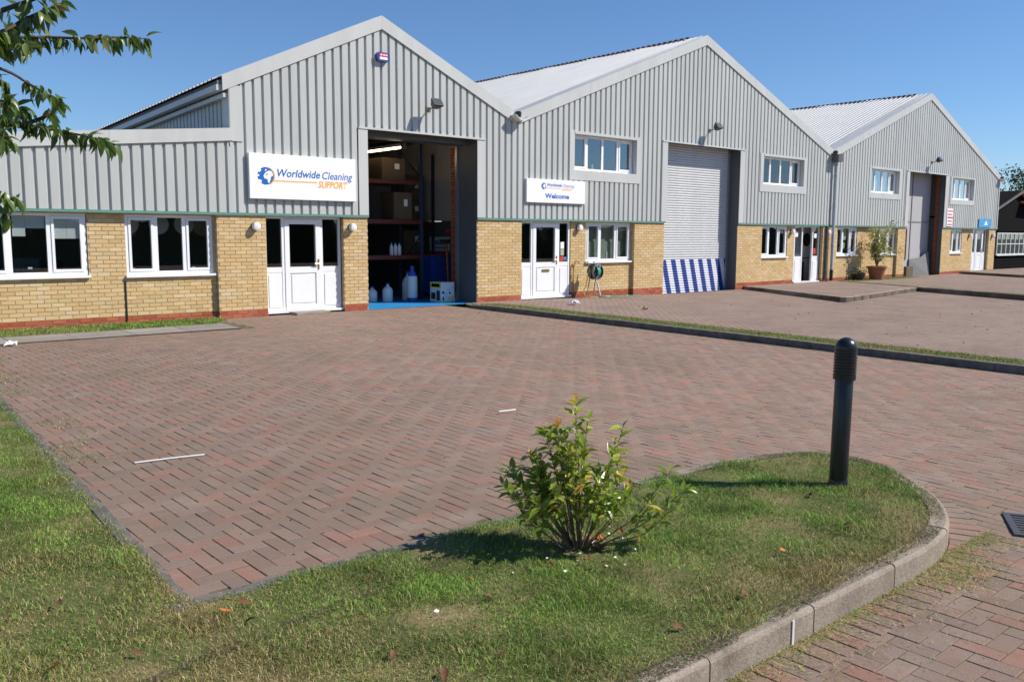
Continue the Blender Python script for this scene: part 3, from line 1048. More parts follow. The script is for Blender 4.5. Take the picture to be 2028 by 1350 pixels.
PITCH_R, CROWN, WEB, TROUGH = 0.2, 0.132, 0.012, 0.044
Y_CROWN, Y_TROUGH = -0.022, 0.014
def clad_profile(xa, xb):
    pts = []
    k = math.floor(xa / PITCH_R) - 1
    while k * PITCH_R < xb + PITCH_R:
        b_ = k * PITCH_R
        for dx, y in ((0.0, Y_CROWN), (CROWN, Y_CROWN), (CROWN + WEB, Y_TROUGH), (CROWN + WEB + TROUGH, Y_TROUGH)):
            pts.append((b_ + dx, y))
        k += 1
    def yat(x):
        for (x0, y0), (x1, y1) in zip(pts, pts[1:]):
            if x0 <= x <= x1:
                return y0 + (y1 - y0) * (x - x0) / max(1e-9, x1 - x0)
        return Y_CROWN
    res = [(xa, yat(xa))] + [p for p in pts if xa + 1e-4 < p[0] < xb - 1e-4] + [(xb, yat(xb))]
    return res
def cladding(root, xa, xb, zb, zt, holes=(), breaks=(), mat='cladding', name='cladding_sheet'):
    """corrugated wall sheets about a metre wide; zt may be a function of x"""
    ztf = zt if callable(zt) else (lambda x: zt)
    cuts = {xa, xb} | {min(max(v, xa), xb) for h in holes for v in h[:2]} | {b_ for b_ in breaks if xa < b_ < xb}
    x = math.ceil(xa / 1.0) * 1.0 - 0.031
    while x < xb:
        if x > xa + 0.2 and all(abs(x - c) > 0.2 for c in cuts):
            cuts.add(x)
        x += 1.0
    cuts = sorted(cuts)
    for a, b_ in zip(cuts, cuts[1:]):
        if b_ - a < 0.005:
            continue
        zr = [(zb, None)]
        for h in sorted(holes, key=lambda h: h[2]):
            if h[0] <= (a + b_) / 2 <= h[1]:
                z0, z1 = zr.pop()
                if h[2] > z0 + 0.01:
                    zr.append((z0, h[2]))
                zr.append((h[3], z1))
        pr = clad_profile(a, b_)
        for z0, z1 in zr:
            m = MB()
            for (x, y) in pr:
                m.v += [(x, y, z0), (x, y, ztf(x) if z1 is None else z1)]
            for i in range(len(pr) - 1):
                m.f.append((2 * i, 2 * i + 2, 2 * i + 3, 2 * i + 1))
            # liner behind
            o = len(m.v)
            m.v += [(a, 0.05, z0), (b_, 0.05, z0), (b_, 0.05, ztf(b_) if z1 is None else z1), (a, 0.05, ztf(a) if z1 is None else z1)]
            m.f.append((o, o + 1, o + 2, o + 3))
            # small return so that the sheet has an edge
            m.build(name, mat, root, smooth=False)
def fascia(root, line, drop, y0=-0.052, y1=-0.024, cap=0.5, name='verge_flashing'):
    for (xa, za), (xb, zb) in zip(line, line[1:]):
        n = max(1, round((xb - xa) / 2.6))
        for i in range(n):
            t0, t1 = i / n, (i + 1) / n
            ax, az = xa + (xb - xa) * t0, za + (zb - za) * t0
            bx_, bz = xa + (xb - xa) * t1, za + (zb - za) * t1
            e = 0.002
            m = MB()
            m.prism([(ax + e, az - drop), (bx_ - e, bz - drop), (bx_ - e, bz), (ax + e, az)], y0 - 0.001 * (i % 2), y1)
            # turned over the roof edge
            v = [(ax + e, y1, az + 0.004), (bx_ - e, y1, bz + 0.004), (bx_ - e, cap, bz + 0.004), (ax + e, cap, az + 0.004),
                 (ax + e, y1, az - 0.03), (bx_ - e, y1, bz - 0.03), (bx_ - e, cap, bz - 0.03), (ax + e, cap, az - 0.03)]
            m.add(v, [(0, 1, 2, 3), (4, 7, 6, 5), (0, 4, 5, 1), (1, 5, 6, 2), (2, 6, 7, 3), (3, 7, 4, 0)])
            m.build(name, 'trim', root)
def roof_slope(root, xa, za, xb, zb, depth, y0=0.0, sag=0.0, rsag=0.0, mat='roof_sheet'):
    """corrugated roof from eave (xa,za) to ridge (xb,zb)"""
    m = MB()
    prof = []
    y = y0
    while y < depth:
        for dy, dz in ((0, 0), (0.13, 0), (0.15, 0.032), (0.175, 0.032)):
            prof.append((y + dy, dz))
        y += 0.2
    for (y, dz) in prof:
        m.v += [(xa, y, za + dz - sag * y), (xb, y, zb + dz - rsag * y)]
    for i in range(len(prof) - 1):
        m.f.append((2 * i, 2 * i + 2, 2 * i + 3, 2 * i + 1))
    r = m.build('roof', mat, root)
    m = MB()
    o = 0
    m.v += [(xa, y0, za - 0.06), (xb, y0, zb - 0.06), (xb, depth, zb - 0.06 - rsag * depth), (xa, depth, za - 0.06 - sag * depth)]
    m.f.append((o, o + 1, o + 2, o + 3))
    m.build('roof_lining', 'liner', root)
    return r
def green_run(root, xa, xb):
    m = MB()
    m.prism([(xa, 2.048), (xb, 2.048), (xb, 2.098), (xa, 2.098)], -0.040, 0.03)
    m.build('drip_flashing', 'green_flash', root)
def soffit(root, xa, xb):
    bx('soffit', 'dark_trim', root, xa, xb, -0.015, 0.24, 2.064, 2.09)
def window(root, x0, x1, z0, z1, Y, mull, sash=(), sill=True, fw=0.055, mw=0.075, sill_out=0.085, label=None, pane='glass'):
    """white frame with lights; mull = mullion centres; sash = lights that have an opening casement"""
    m = MB()
    d0, d1 = Y, Y + 0.065
    m.box(x0, x1, d0, d1, z1 - fw, z1)
    m.box(x0, x1, d0, d1, z0, z0 + fw + 0.01)
    m.box(x0, x0 + fw, d0 + 0.001, d1, z0 + fw + 0.01, z1 - fw)
    m.box(x1 - fw, x1, d0 + 0.001, d1, z0 + fw + 0.01, z1 - fw)
    for c in mull:
        m.box(c - mw / 2, c + mw / 2, d0 + 0.001, d1, z0 + fw + 0.01, z1 - fw)
    w = m.build('window', 'upvc', root)
    if label:
        w['label'] = label
    edges = [x0 + fw] + [v for c in mull for v in (c - mw / 2, c + mw / 2)] + [x1 - fw]
    for i in range(0, len(edges), 2):
        a, b_ = edges[i], edges[i + 1]
        za, zb = z0 + fw + 0.01, z1 - fw
        if (i // 2) in sash:
            s = MB()
            t = 0.048
            ys = Y - 0.014
            s.box(a + .003, b_ - .003, ys, d1 - .01, zb - t, zb - .003)
            s.box(a + .003, b_ - .003, ys, d1 - .01, za + .003, za + t)
            s.box(a + .003, a + t, ys + .001, d1 - .01, za + t, zb - t)
            s.box(b_ - t, b_ - .003, ys + .001, d1 - .01, za + t, zb - t)
            s.build('casement', 'upvc', w)
            a, b_, za, zb = a + t, b_ - t, za + t, zb - t
        bx('pane', pane, w, a - .004, b_ + .004, Y + 0.028, Y + 0.036, za - .004, zb + .004)
    if sill:
        s = MB()
        s.prism([(x0 - 0.03, z0 - 0.045), (x1 + 0.03, z0 - 0.045), (x1 + 0.03, z0 - 0.001), (x0 - 0.03, z0 - 0.001)], Y - sill_out, Y + 0.05)
        s.build('sill', 'upvc', w)
    return w
def hollow_room(root, x0, x1, y0, y1, z0, z1, mat='room_dark', name='room', front=False, lid=True):
    m = MB()
    v = [(x0, y0, z0), (x1, y0, z0), (x1, y1, z0), (x0, y1, z0), (x0, y0, z1), (x1, y0, z1), (x1, y1, z1), (x0, y1, z1)]
    f = [(0, 1, 2, 3), (1, 5, 6, 2), (2, 6, 7, 3), (3, 7, 4, 0)]
    if lid: f.append((4, 7, 6, 5))
    m.add(v, f)
    return m.build(name, mat, root)
def door(root, x0, x1, z0, z1, Y, l0, l1, glassz, side_glass, leaf_glass, handle_right=True, letter=False, sides=True, open_leaf=False):
    """entrance door set with glazed side lights; l0,l1 = door leaf"""
    m = MB()
    fw = 0.05
    d1 = Y + 0.07
    m.box(x0, x1, Y, d1, z1 - fw, z1)
    m.box(x0, x0 + fw, Y + .001, d1, z0 + 0.05, z1 - fw)
    m.box(x1 - fw, x1, Y + .001, d1, z0 + 0.05, z1 - fw)
    for c in (l0, l1):
        m.box(c - 0.03, c + 0.03, Y + .001, d1, z0 + 0.05, z1 - fw)
    w = m.build('door', 'upvc', root)
    s = MB()
    s.box(x0 - 0.02, x1 + 0.02, Y - 0.07, d1, z0, z0 + 0.049)
    s.build('threshold', 'upvc', w)
    ga, gb = glassz
    for (a, b_) in ((x0 + fw, l0 - 0.03), (l1 + 0.03, x1 - fw)):
        if b_ - a < 0.08:
            continue
        s = MB()
        s.box(a, b_, Y + .006, d1 - .01, ga - 0.11, ga)               # mid rail
        s.box(a, b_, Y + .012, d1 - .02, z0 + 0.05, ga - 0.11)         # backing
        s.box(a + 0.035, b_ - 0.035, Y - .002, Y + .02, z0 + 0.12, ga - 0.16)
        s.build('side_panel', 'upvc', w)
        bx('pane', 'glass', w, a, b_, Y + 0.03, Y + 0.038, ga, z1 - fw)
    if not open_leaf:
        t = 0.105
        a, b_ = l0 + 0.034, l1 - 0.034
        za, zb = z0 + 0.055, z1 - fw - 0.005
        s = MB()
        ys = Y - 0.012
        s.box(a, a + t, ys, d1, za, zb)
        s.box(b_ - t, b_, ys, d1, za, zb)
        s.box(a + t, b_ - t, ys + .001, d1, zb - t, zb)
        s.box(a + t, b_ - t, ys + .001, d1, za, za + t)
        s.box(a + t, b_ - t, ys + .001, d1, ga - 0.13, ga)
        s.box(a + t, b_ - t, ys + .022, d1 - .02, za + t, ga - 0.13)
        lf = s.build('door_leaf', 'upvc', w)
        p = MB()
        p.bbox(a + t + 0.03, b_ - t - 0.03, ys + .004, ys + .03, za + t + 0.03, ga - 0.16, 0.012)
        p.build('panel', 'upvc', w)
        bx('pane', 'glass', w, a + t, b_ - t, Y + 0.02, Y + 0.03, ga, zb - t)
        hx = b_ - 0.05 if handle_right else a + 0.05
        hm = MB()
        hm.box(hx - 0.016, hx + 0.016, ys - 0.012, ys - .001, ga - 0.06, ga + 0.16)
        hm.tube([(hx, ys - 0.012, ga + 0.06), (hx, ys - 0.05, ga + 0.06), (hx - 0.11, ys - 0.05, ga + 0.06)], 0.009, 6)
        hm.build('handle', 'brass', w)
        if letter:
            c = (a + b_) / 2
            lm = MB()
            lm.box(c - 0.13, c + 0.13, ys - 0.01, ys + .004, ga - 0.255, ga - 0.185)
            lm.build('letter_plate', 'brass', w)
    return w
def trim_frame(root, hole, inner, y0=-0.036, y1=-0.020, name='flashing'):
    """flat metal surround between a cladding hole and a window opening"""
    (X0, X1, Z0, Z1), (a0, a1, c0, c1) = hole, inner
    bx(name, 'trim', root, X0 - .02, a0, y0, y1, Z0 - .02, Z1 + .03)
    bx(name, 'trim', root, a1, X1 + .02, y0, y1, Z0 - .02, Z1 + .03)
    bx(name, 'trim', root, a0, a1, y0 + .001, y1, Z0 - .02, c0)
    bx(name, 'trim', root, a0, a1, y0 - .012, y1, c1, Z1 + .012)
    # reveals
    m = MB()
    m.box(a0 - .012, a0 - .001, y1 + .001, 0.2, c0, c1)
    m.box(a1 + .001, a1 + .012, y1 + .001, 0.2, c0, c1)
    m.box(a0 - .012, a1 + .012, y1 + .001, 0.2, c1 + .001, c1 + .012)
    m.box(a0 - .012, a1 + .012, y1 + .001, 0.2, c0 - .012, c0 - .001)
    m.build('reveal', 'trim', root)
def opening_trim(root, x0, x1, zt, wl=0.235, wr=0.255, zb=2.10, depth=0.85):
    bx('jamb_flashing', 'trim', root, x0 - wl, x0, -0.045, -0.020, zb, zt)
    bx('jamb_flashing', 'trim', root, x1, x1 + wr, -0.045, -0.020, zb, zt)
    bx('head_flashing', 'trim', root, x0 - wl + .01, x1 + wr - .01, -0.060, -0.020, zt + .001, zt + 0.045)
    bx('head_lining', 'dark_trim', root, x0 - .02, x1 + .02, -0.018, depth, zt + .046, zt + 0.09)
    bx('jamb_lining', 'dark_trim', root, x1 - .002, x1 + 0.03, 0.003, depth, -0.12, zt + .04)
    bx('jamb_lining', 'dark_trim', root, x0 - 0.03, x0 + .002, 0.113, depth, -0.12, zt + .04)

# =================================================================== nearest unit
V1 = thing('warehouse_unit', (7.0, 0, 0), 'grey corrugated unit with low office wing and open loading door showing racks', 'warehouse', 'row of gabled warehouse units')
V2 = thing('warehouse_unit', (22.0, 0, 0), 'tall middle grey gabled unit with closed steel roller shutter', 'warehouse', 'row of gabled warehouse units')
V3 = thing('warehouse_unit', (37.0, 0, 0), 'furthest grey gabled unit with drainpipe and open dark doorway', 'warehouse', 'row of gabled warehouse units')

def par_top(x):
    return 3.74 - 0.0975 * (7.28 - max(x, 2.2))
B1 = BrickSet(300)
B1.wall(V1, -3.0, 6.94, 0.10, [(2.05, 4.58, 0.925, 2.03), (5.235, 6.90, 0.905, 2.03)])
B1.wall(V1, 6.94, 7.97, 0.0)
B1.wall(V1, 7.97, 9.765, 0.10, zt=0.03)
B1.wall(V1, 9.765, 10.375, 0.0)
B1.finish()
green_run(V1, -3.0, 10.39)
soffit(V1, -3.0, 6.93)
soffit(V1, 7.98, 9.755)
cladding(V1, -3.0, 7.50, 2.096, lambda x: par_top(x) - 0.2)
# parapet capping in lengths
xs = [-3.0, -0.4, 2.2, 5.0, 7.30]
for a, b_ in zip(xs, xs[1:]):
    m = MB()
    m.prism([(a, par_top(a) - 0.245), (b_ - .004, par_top(b_) - 0.245), (b_ - .004, par_top(b_)), (a, par_top(a))], -0.055, -0.025)
    v = [(a, -0.025, par_top(a)), (b_ - .004, -0.025, par_top(b_)), (b_ - .004, 0.32, par_top(b_)), (a, 0.32, par_top(a))]
    v += [(p[0], p[1], p[2] - 0.25) for p in v]
    m.add(v, [(0, 1, 2, 3), (4, 7, 6, 5), (0, 4, 5, 1), (1, 5, 6, 2), (2, 6, 7, 3), (3, 7, 4, 0)])
    m.build('parapet_capping', 'trim', V1)
bx('flat_roof', 'liner', V1, -3.0, 7.28, 0.3, 11.0, 2.9, 3.0)
hollow_room(V1, -3.0, 10.05, 0.26, 3.6, -0.05, 2.4)
F1 = [(7.13, 4.72), (10.79, 6.42), (14.62, 4.76)]
def ln(line, x):
    for (xa, za), (xb, zb) in zip(line, line[1:]):
        if xa <= x <= xb:
            return za + (zb - za) * (x - xa) / (xb - xa)
    return line[0][1] if x < line[0][0] else line[-1][1]
OP1 = (10.385, 13.46, 3.96)
cladding(V1, 7.50, 14.70, 2.096, lambda x: ln(F1, x) - 0.2, [(10.16, 13.70, 2.0, 3.985)], breaks=(10.16, 13.70))
bx('corner_flashing', 'trim', V1, 7.265, 7.52, -0.040, -0.016, 3.49, 4.56)
bx('corner_flashing', 'trim', V1, 7.255, 7.27, -0.040, 0.30, 3.40, 4.56)
fascia(V1, F1, 0.285)
roof_slope(V1, 7.02, 4.66, 10.79, 6.41, 13.5, 0.02, sag=0.042, rsag=0.075)
roof_slope(V1, 14.55, 4.70, 10.79, 6.41, 13.5, 0.02, sag=0.09, rsag=0.09)
opening_trim(V1, *OP1)
# side wall above the flat roof (in shade) and eaves gutter
m = MB()
y = 0.05
pr = []
while y < 13:
    for dy, x in ((0.0, 7.285), (0.13, 7.285), (0.142, 7.32), (0.188, 7.32)):
        pr.append((y + dy, x))
    y += 0.2
for yy, x in pr:
    m.v += [(x, yy, 2.95), (x, yy, 4.62 - 0.042 * yy)]
for i in range(len(pr) - 1):
    m.f.append((2 * i, 2 * i + 1, 2 * i + 3, 2 * i + 2))
m.build('side_cladding', 'cladding', V1)
gm = MB()
for xa, xb, za, zb in ((7.03, 7.17, 4.44, 4.55), (7.16, 7.26, 4.32, 4.40)):
    v = []
    for yy in (0.0, 13.4):
        s = -0.042 * yy
        v += [(xa, yy, za + s), (xb, yy, za + s), (xb, yy, zb + s), (xa, yy, zb + s)]
    gm.add(v, [(0, 1, 2, 3), (7, 6, 5, 4), (0, 4, 5, 1), (1, 5, 6, 2), (2, 6, 7, 3), (3, 7, 4, 0)])
gm.build('eaves_gutter', 'trim', V1)
em_ = MB()
v = []
for yy in (0.0, 13.4):
    s = -0.042 * yy
    v += [(7.05, yy, 4.552 + s), (7.27, yy, 4.552 + s), (7.27, yy, 4.70 + s), (7.05, yy, 4.625 + s)]
em_.add(v, [(0, 1, 2, 3), (7, 6, 5, 4), (0, 4, 5, 1), (1, 5, 6, 2), (2, 6, 7, 3), (3, 7, 4, 0)])
em_.build('eaves_board', 'liner', V1)
window(V1, 2.06, 4.57, 0.925, 2.03, 0.125, [2.70, 3.33, 3.96], (0, 1, 3))
window(V1, 5.245, 6.895, 0.905, 2.03, 0.125, [5.80, 6.34], (0, 2))
bx('movement_joint', 'black_plastic', V1, 5.185, 5.215, 0.088, 0.102, -0.1, 0.80)
d1 = door(V1, 7.98, 9.755, 0.03, 2.045, 0.125, 8.40, 9.29, (0.99, 2.0), None, None)
# papers pinned up behind the office glass
for (a, b_, za, zb) in ((3.40, 3.60, 1.62, 1.97), (3.604, 3.91, 1.76, 1.97), (4.06, 4.26, 1.58, 1.93), (4.264, 4.48, 1.58, 1.93)):
    bx('window_paper', 'paper', V1, a, b_, 0.166, 0.169, za, zb)
for a in (5.34, 5.92, 6.42):
    MB().lathe([(0.02, 0.0), (0.19, 0.01), (0.20, 0.03), (0.02, 0.04)], (a + 0.2, 0.9, 1.86), 20, 'Y').build('ceiling_lamp', 'blind', V1)
bx('desk', 'block_wall', V1, 2.2, 4.5, 0.7, 1.4, 0.70, 0.74)
bx('monitor', 'dark_trim', V1, 3.45, 3.95, 0.9, 0.95, 0.85, 1.22)
bx('chair_back', 'inner_dark', V1, 4.1, 4.5, 1.5, 1.56, 0.6, 1.15)
bx('desk', 'block_wall', V1, 5.3, 6.8, 0.7, 1.4, 0.70, 0.74)
for (a, z) in ((3.62, 1.05), (5.35, 1.0), (6.5, 1.0)):
    bx('window_paper', 'paper', V1, a, a + 0.07, 0.22, 0.224, z, z + 0.035)

# ---- warehouse interior of the nearest unit
ix0, ix1 = 9.9, 14.62
m = MB()
m.add([(ix0, 0.0, 0.003), (13.46, 0.0, 0.003), (ix1, 0.86, 0.003), (ix1, 14, 0.003), (ix0, 14, 0.003)], [(0, 1, 2, 3, 4)])
fl = m.build('warehouse_floor', 'blue_floor', V1)
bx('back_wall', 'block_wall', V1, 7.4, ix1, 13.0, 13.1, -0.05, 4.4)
bx('party_wall', 'block_wall', V1, ix1, ix1 + 0.05, 0.86, 14.0, -0.05, 2.04)
bx('wall_lining', 'inner_wall', V1, ix1 - 0.004, ix1 + 0.05, 0.86, 14.0, 2.06, 5.2)
bx('front_return', 'block_wall', V1, 13.5, ix1, 0.86, 0.92, -0.05, 5.0)
bx('front_return', 'block_wall', V1, 10.05, 10.10, 0.12, 13.0, -0.05, 4.6)
pier_m = MB()
for k in range(52):
    pier_m.box(13.50, 13.515, 0.855, 1.10, -0.05 + k * 0.075, -0.05 + k * 0.075 + 0.065, tuple(RED[k % 3] * 0.8))
pier_m.build('brick_pier', 'brick', V1)
bx('shutter_box', 'dark_trim', V1, 10.3, 13.5, 0.30, 0.80, 3.86, 4.30)
for a, b_ in ((13.41, 13.458), ):
    bx('shutter_guide', 'galvanised', V1, a, b_, 0.72, 0.80, -0.05, 3.9)

# =================================================================== middle unit
B2 = BrickSet(300)
B2.wall(V2, 13.475, 14.94, 0.0, zb=-0.1)
B2.wall(V2, 14.94, 16.80, 0.10, zt=0.02)
B2.wall(V2, 16.80, 19.28, 0.10, [(17.39, 19.23, 0.96, 2.03)])
B2.wall(V2, 19.28, 20.61, 0.0)
B2.wall(V2, 24.31, 25.72, 0.0)
B2.wall(V2, 25.72, 27.87, 0.10, [(25.74, 27.42, 0.98, 2.03)])
B2.wall(V2, 27.87, 29.62, 0.10, zt=0.03)
B2.wall(V2, 29.62, 30.10, 0.0)
B2.finish()
green_run(V2, 13.47, 20.62)
green_run(V2, 24.30, 30.04)
soffit(V2, 14.95, 19.27)
soffit(V2, 25.73, 29.61)
F2 = [(14.80, 4.74), (22.37, 7.70), (30.05, 4.78)]
W2A, W2B = (16.62, 19.42, 3.17, 4.42), (25.46, 28.27, 3.17, 4.38)
cladding(V2, 14.70, 30.05, 2.096, lambda x: ln(F2, x) - 0.2, [W2A, (20.40, 24.54, 2.0, 4.435), W2B], breaks=(20.40, 24.54))
fascia(V2, F2, 0.285)
roof_slope(V2, 13.6, 4.234, 22.37, 7.69, 22.0, 0.02)
roof_slope(V2, 30.10, 4.68, 22.37, 7.69, 22.0, 0.02)
trim_frame(V2, W2A, (16.78, 19.27, 3.41, 4.36))
trim_frame(V2, W2B, (25.62, 28.10, 3.40, 4.32))
window(V2, 16.79, 19.26, 3.415, 4.355, 0.125, [17.40, 18.02, 18.64], (0, 3), sill_out=0.15, pane='glass_sky')
window(V2, 25.63, 28.09, 3.405, 4.315, 0.125, [26.24, 26.86, 27.48], (3,), sill_out=0.15)
opening_trim(V2, 20.64, 24.29, 4.41, 0.24, 0.26, depth=0.55)
m = MB()
z = -0.11
cur = MB(); low = MB()
while z < 4.55:
    tgt = low if z < 0.90 else cur
    pr = [(0.40, z), (0.382, z + 0.012), (0.376, z + 0.035), (0.382, z + 0.058), (0.40, z + 0.070), (0.41, z + 0.072), (0.41, z + 0.075)]
    b0 = len(tgt.v)
    for (yy, zz) in pr:
        tgt.v += [(20.66, yy, zz), (24.27, yy, zz)]
    for i in range(len(pr) - 1):
        tgt.f.append((b0 + 2 * i, b0 + 2 * i + 1, b0 + 2 * i + 3, b0 + 2 * i + 2))
    z += 0.075
sh = cur.build('roller_shutter', 'shutter_steel', V2)
low.build('striped_slats', 'striped_slats', V2)
for a, b_ in ((20.64, 20.72), (24.20, 24.29)):
    bx('shutter_guide', 'galvanised', V2, a, b_, 0.33, 0.375, -0.1, 4.45)
window(V2, 17.40, 19.22, 0.96, 2.03, 0.125, [17.97, 18.60], (0, 2))
window(V2, 25.75, 27.41, 0.98, 2.03, 0.125, [26.30, 26.86], (0, 2))
door(V2, 14.98, 16.77, 0.02, 2.045, 0.115, 15.40, 16.36, (0.97, 2.0), None, None, True, True)
door(V2, 27.90, 29.58, 0.03, 2.045, 0.115, 28.42, 29.12, (0.97, 2.0), None, None, open_leaf=True)
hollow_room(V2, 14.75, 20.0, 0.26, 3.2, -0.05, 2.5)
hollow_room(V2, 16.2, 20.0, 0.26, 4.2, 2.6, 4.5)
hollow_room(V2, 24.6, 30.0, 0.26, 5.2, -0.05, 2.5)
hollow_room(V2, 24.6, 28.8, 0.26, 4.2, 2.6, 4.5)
# pale cupboards seen through the ground-floor window
bx('window_screen', 'cupboard', V2, 17.3, 19.3, 0.30, 0.32, 0.9, 2.2)
for a, b_ in ((17.52, 17.88), (18.16, 18.55), (18.72, 18.98)):
    bx('screen_panel', 'cardboard_white' if a > 20 else 'cupboard', V2, a, b_, 0.255, 0.295, 0.95, 1.52)
bx('bottle', 'lamp_white', V2, 18.36, 18.41, 0.24, 0.29, 1.02, 1.22)
bx('ornament', 'lamp_white', V2, 17.68, 17.74, 0.20, 0.25, 3.48, 3.62)
for (a, za, zb, mat) in ((16.46, 1.32, 1.50, 'paper'), (16.46, 1.14, 1.31, 'cupboard'), (16.45, 0.99, 1.12, 'alarm_red'), (16.60, 1.02, 1.10, 'sky_blue_panel')):
    bx('door_sticker', mat, V2, a, a + (0.13 if mat != 'sky_blue_panel' else 0.07), 0.140, 0.1425, za, zb)
for (a, za, zb) in ((28.0, 1.66, 1.84), (29.25, 1.62, 1.78), (29.22, 1.05, 1.25)):
    bx('door_notice', 'paper' if za > 1.2 else 'alarm_red', V2, a, a + 0.17, 0.140, 0.1425, za, zb)
bx('inner_partition', 'inner_wall', V2, 28.6, 29.98, 0.66, 0.70, 0.0, 2.4)
bx('inner_rail', 'liner', V2, 28.6, 29.98, 0.64, 0.659, 0.86, 0.91)
bx('floor_item', 'black_plastic', V2, 28.95, 29.25, 0.50, 0.62, 0.0, 0.75)
MB().lathe([(0.02, 0.0), (0.24, 0.01), (0.24, 0.04), (0.02, 0.05)], (29.56, 0.64, 1.55), 24, 'Y').build('wall_disc', 'black_plastic', V2)

# =================================================================== furthest unit
B3 = BrickSet(0)
B3.wall(V3, 30.11, 30.62, 0.0)
B3.wall(V3, 30.62, 35.42, 0.10, [(30.72, 32.30, 0.98, 2.03), (33.52, 35.40, 0.98, 2.03)])
B3.wall(V3, 35.42, 36.10, 0.0)
B3.wall(V3, 39.52, 40.42, 0.0)
B3.wall(V3, 40.42, 43.0, 0.10, [(40.47, 41.86, 0.97, 2.03)])
B3.wall(V3, 43.0, 44.66, 0.10, zt=0.03)
B3.wall(V3, 44.66, 45.42, 0.0)
B3.finish()
green_run(V3, 30.06, 36.12)
green_run(V3, 39.50, 45.44)
soffit(V3, 30.63, 35.41)
soffit(V3, 40.43, 44.65)
F3 = [(30.06, 4.78), (37.67, 7.61), (45.45, 4.60)]
W3A, W3B = (32.78, 35.40, 3.18, 4.36), (40.08, 42.64, 3.13, 4.30)
cladding(V3, 30.05, 45.42, 2.096, lambda x: ln(F3, x) - 0.2, [W3A, (35.85, 39.80, 2.0, 4.36), W3B], breaks=(35.85, 39.80))
fascia(V3, F3, 0.27)
roof_slope(V3, 30.0, 4.68, 37.67, 7.60, 22.0, 0.02)
roof_slope(V3, 45.5, 4.52, 37.67, 7.60, 22.0, 0.02)
bx('corner_flashing', 'trim', V3, 45.36, 45.45, -0.05, 0.3, 2.05, 4.5)
bx('side_wall', 'cladding', V3, 45.40, 45.44, 0.31, 22.0, 0.0, 4.5)
trim_frame(V3, W3A, (32.92, 35.24, 3.38, 4.29))
trim_frame(V3, W3B, (40.21, 42.52, 3.32, 4.27))
window(V3, 32.93, 35.23, 3.385, 4.285, 0.125, [33.50, 34.08, 34.66], (3,), sill_out=0.15, pane='glass_sky')
window(V3, 40.22, 42.51, 3.325, 4.265, 0.125, [40.79, 41.37, 41.94], (3,), sill_out=0.15, pane='glass_sky')
opening_trim(V3, 36.12, 39.52, 4.33, 0.26, 0.26, depth=0.2)
window(V3, 30.73, 32.29, 0.98, 2.03, 0.125, [31.25, 31.77], (0, 2))
window(V3, 33.53, 35.39, 0.98, 2.03, 0.125, [34.15, 34.77], (0, 2))
window(V3, 40.48, 41.85, 0.97, 2.03, 0.125, [40.94, 41.40], (0, 2))
door(V3, 43.05, 44.62, 0.03, 2.045, 0.115, 43.42, 44.25, (0.97, 2.0), None, None)
hollow_room(V3, 30.2, 35.8, 0.26, 3.4, -0.05, 2.5)
hollow_room(V3, 31.6, 35.8, 0.26, 4.2, 2.6, 4.5)
hollow_room(V3, 39.9, 45.3, 0.26, 3.4, -0.05, 2.5)
hollow_room(V3, 39.9, 43.6, 0.26, 4.2, 2.6, 4.5)
for a in (33.6, 33.95, 34.3, 34.7):
    bx('blind', 'blind', V3, a, a + 0.30, 0.22, 0.225, 3.42, 4.24)
for a in (40.3, 40.62, 40.95, 41.4, 41.72, 42.1):
    bx('blind', 'blind', V3, a, a + 0.28, 0.22, 0.225, 3.36, 4.22)
for (a, za, zb) in ((31.40, 1.55, 1.85), (31.88, 1.60, 1.92), (31.34, 1.22, 1.45)):
    bx('window_paper', 'paper', V3, a, a + 0.24, 0.21, 0.214, za, zb)
# doorway lining seen inside the furthest unit
bx('inner_screen', 'screen_grey', V3, 35.9, 39.55, 0.60, 0.66, -0.04, 4.5)
bx('screen_rail', 'liner', V3, 36.0, 39.4, 0.58, 0.599, 2.30, 2.34)
bx('screen_post', 'liner', V3, 37.75, 37.80, 0.575, 0.598, -0.04, 4.5)
dm = MB()
dm.box(36.1, 37.45, 0.57, 0.597, 1.98, 2.03); dm.box(37.40, 37.45, 0.57, 0.597, 0.7, 1.98)
dm.build('screen_door_frame', 'rack_beam', V3)
m = MB()
for k in range(56):
    m.box(39.47, 39.53, 0.21, 0.34, -0.05 + k * 0.079, -0.05 + k * 0.079 + 0.07, tuple(RED[k % 3] * 0.75))
m.build('brick_pier', 'brick', V3)
bx('inner_floor', 'liner', V3, 35.9, 39.6, 0.0, 0.6, -0.10, -0.035)
m = MB()
m.add([(37.7, 0.52, -0.03), (39.2, 0.30, -0.03), (39.25, 0.42, 1.05), (38.6, 0.46, 0.78), (37.7, 0.54, 0.72), (37.7, 0.56, -0.03), (39.2, 0.33, -0.03), (39.25, 0.45, 1.05), (38.6, 0.49, 0.78), (37.7, 0.57, 0.72)],
      [(0, 1, 2, 3, 4), (9, 8, 7, 6, 5), (4, 3, 8, 9), (3, 2, 7, 8)])
m.build('leaning_sheet', 'liner', V3)
bx('brown_crate', 'cardboard', V3, 36.9, 37.5, 0.25, 0.55, -0.03, 0.42)

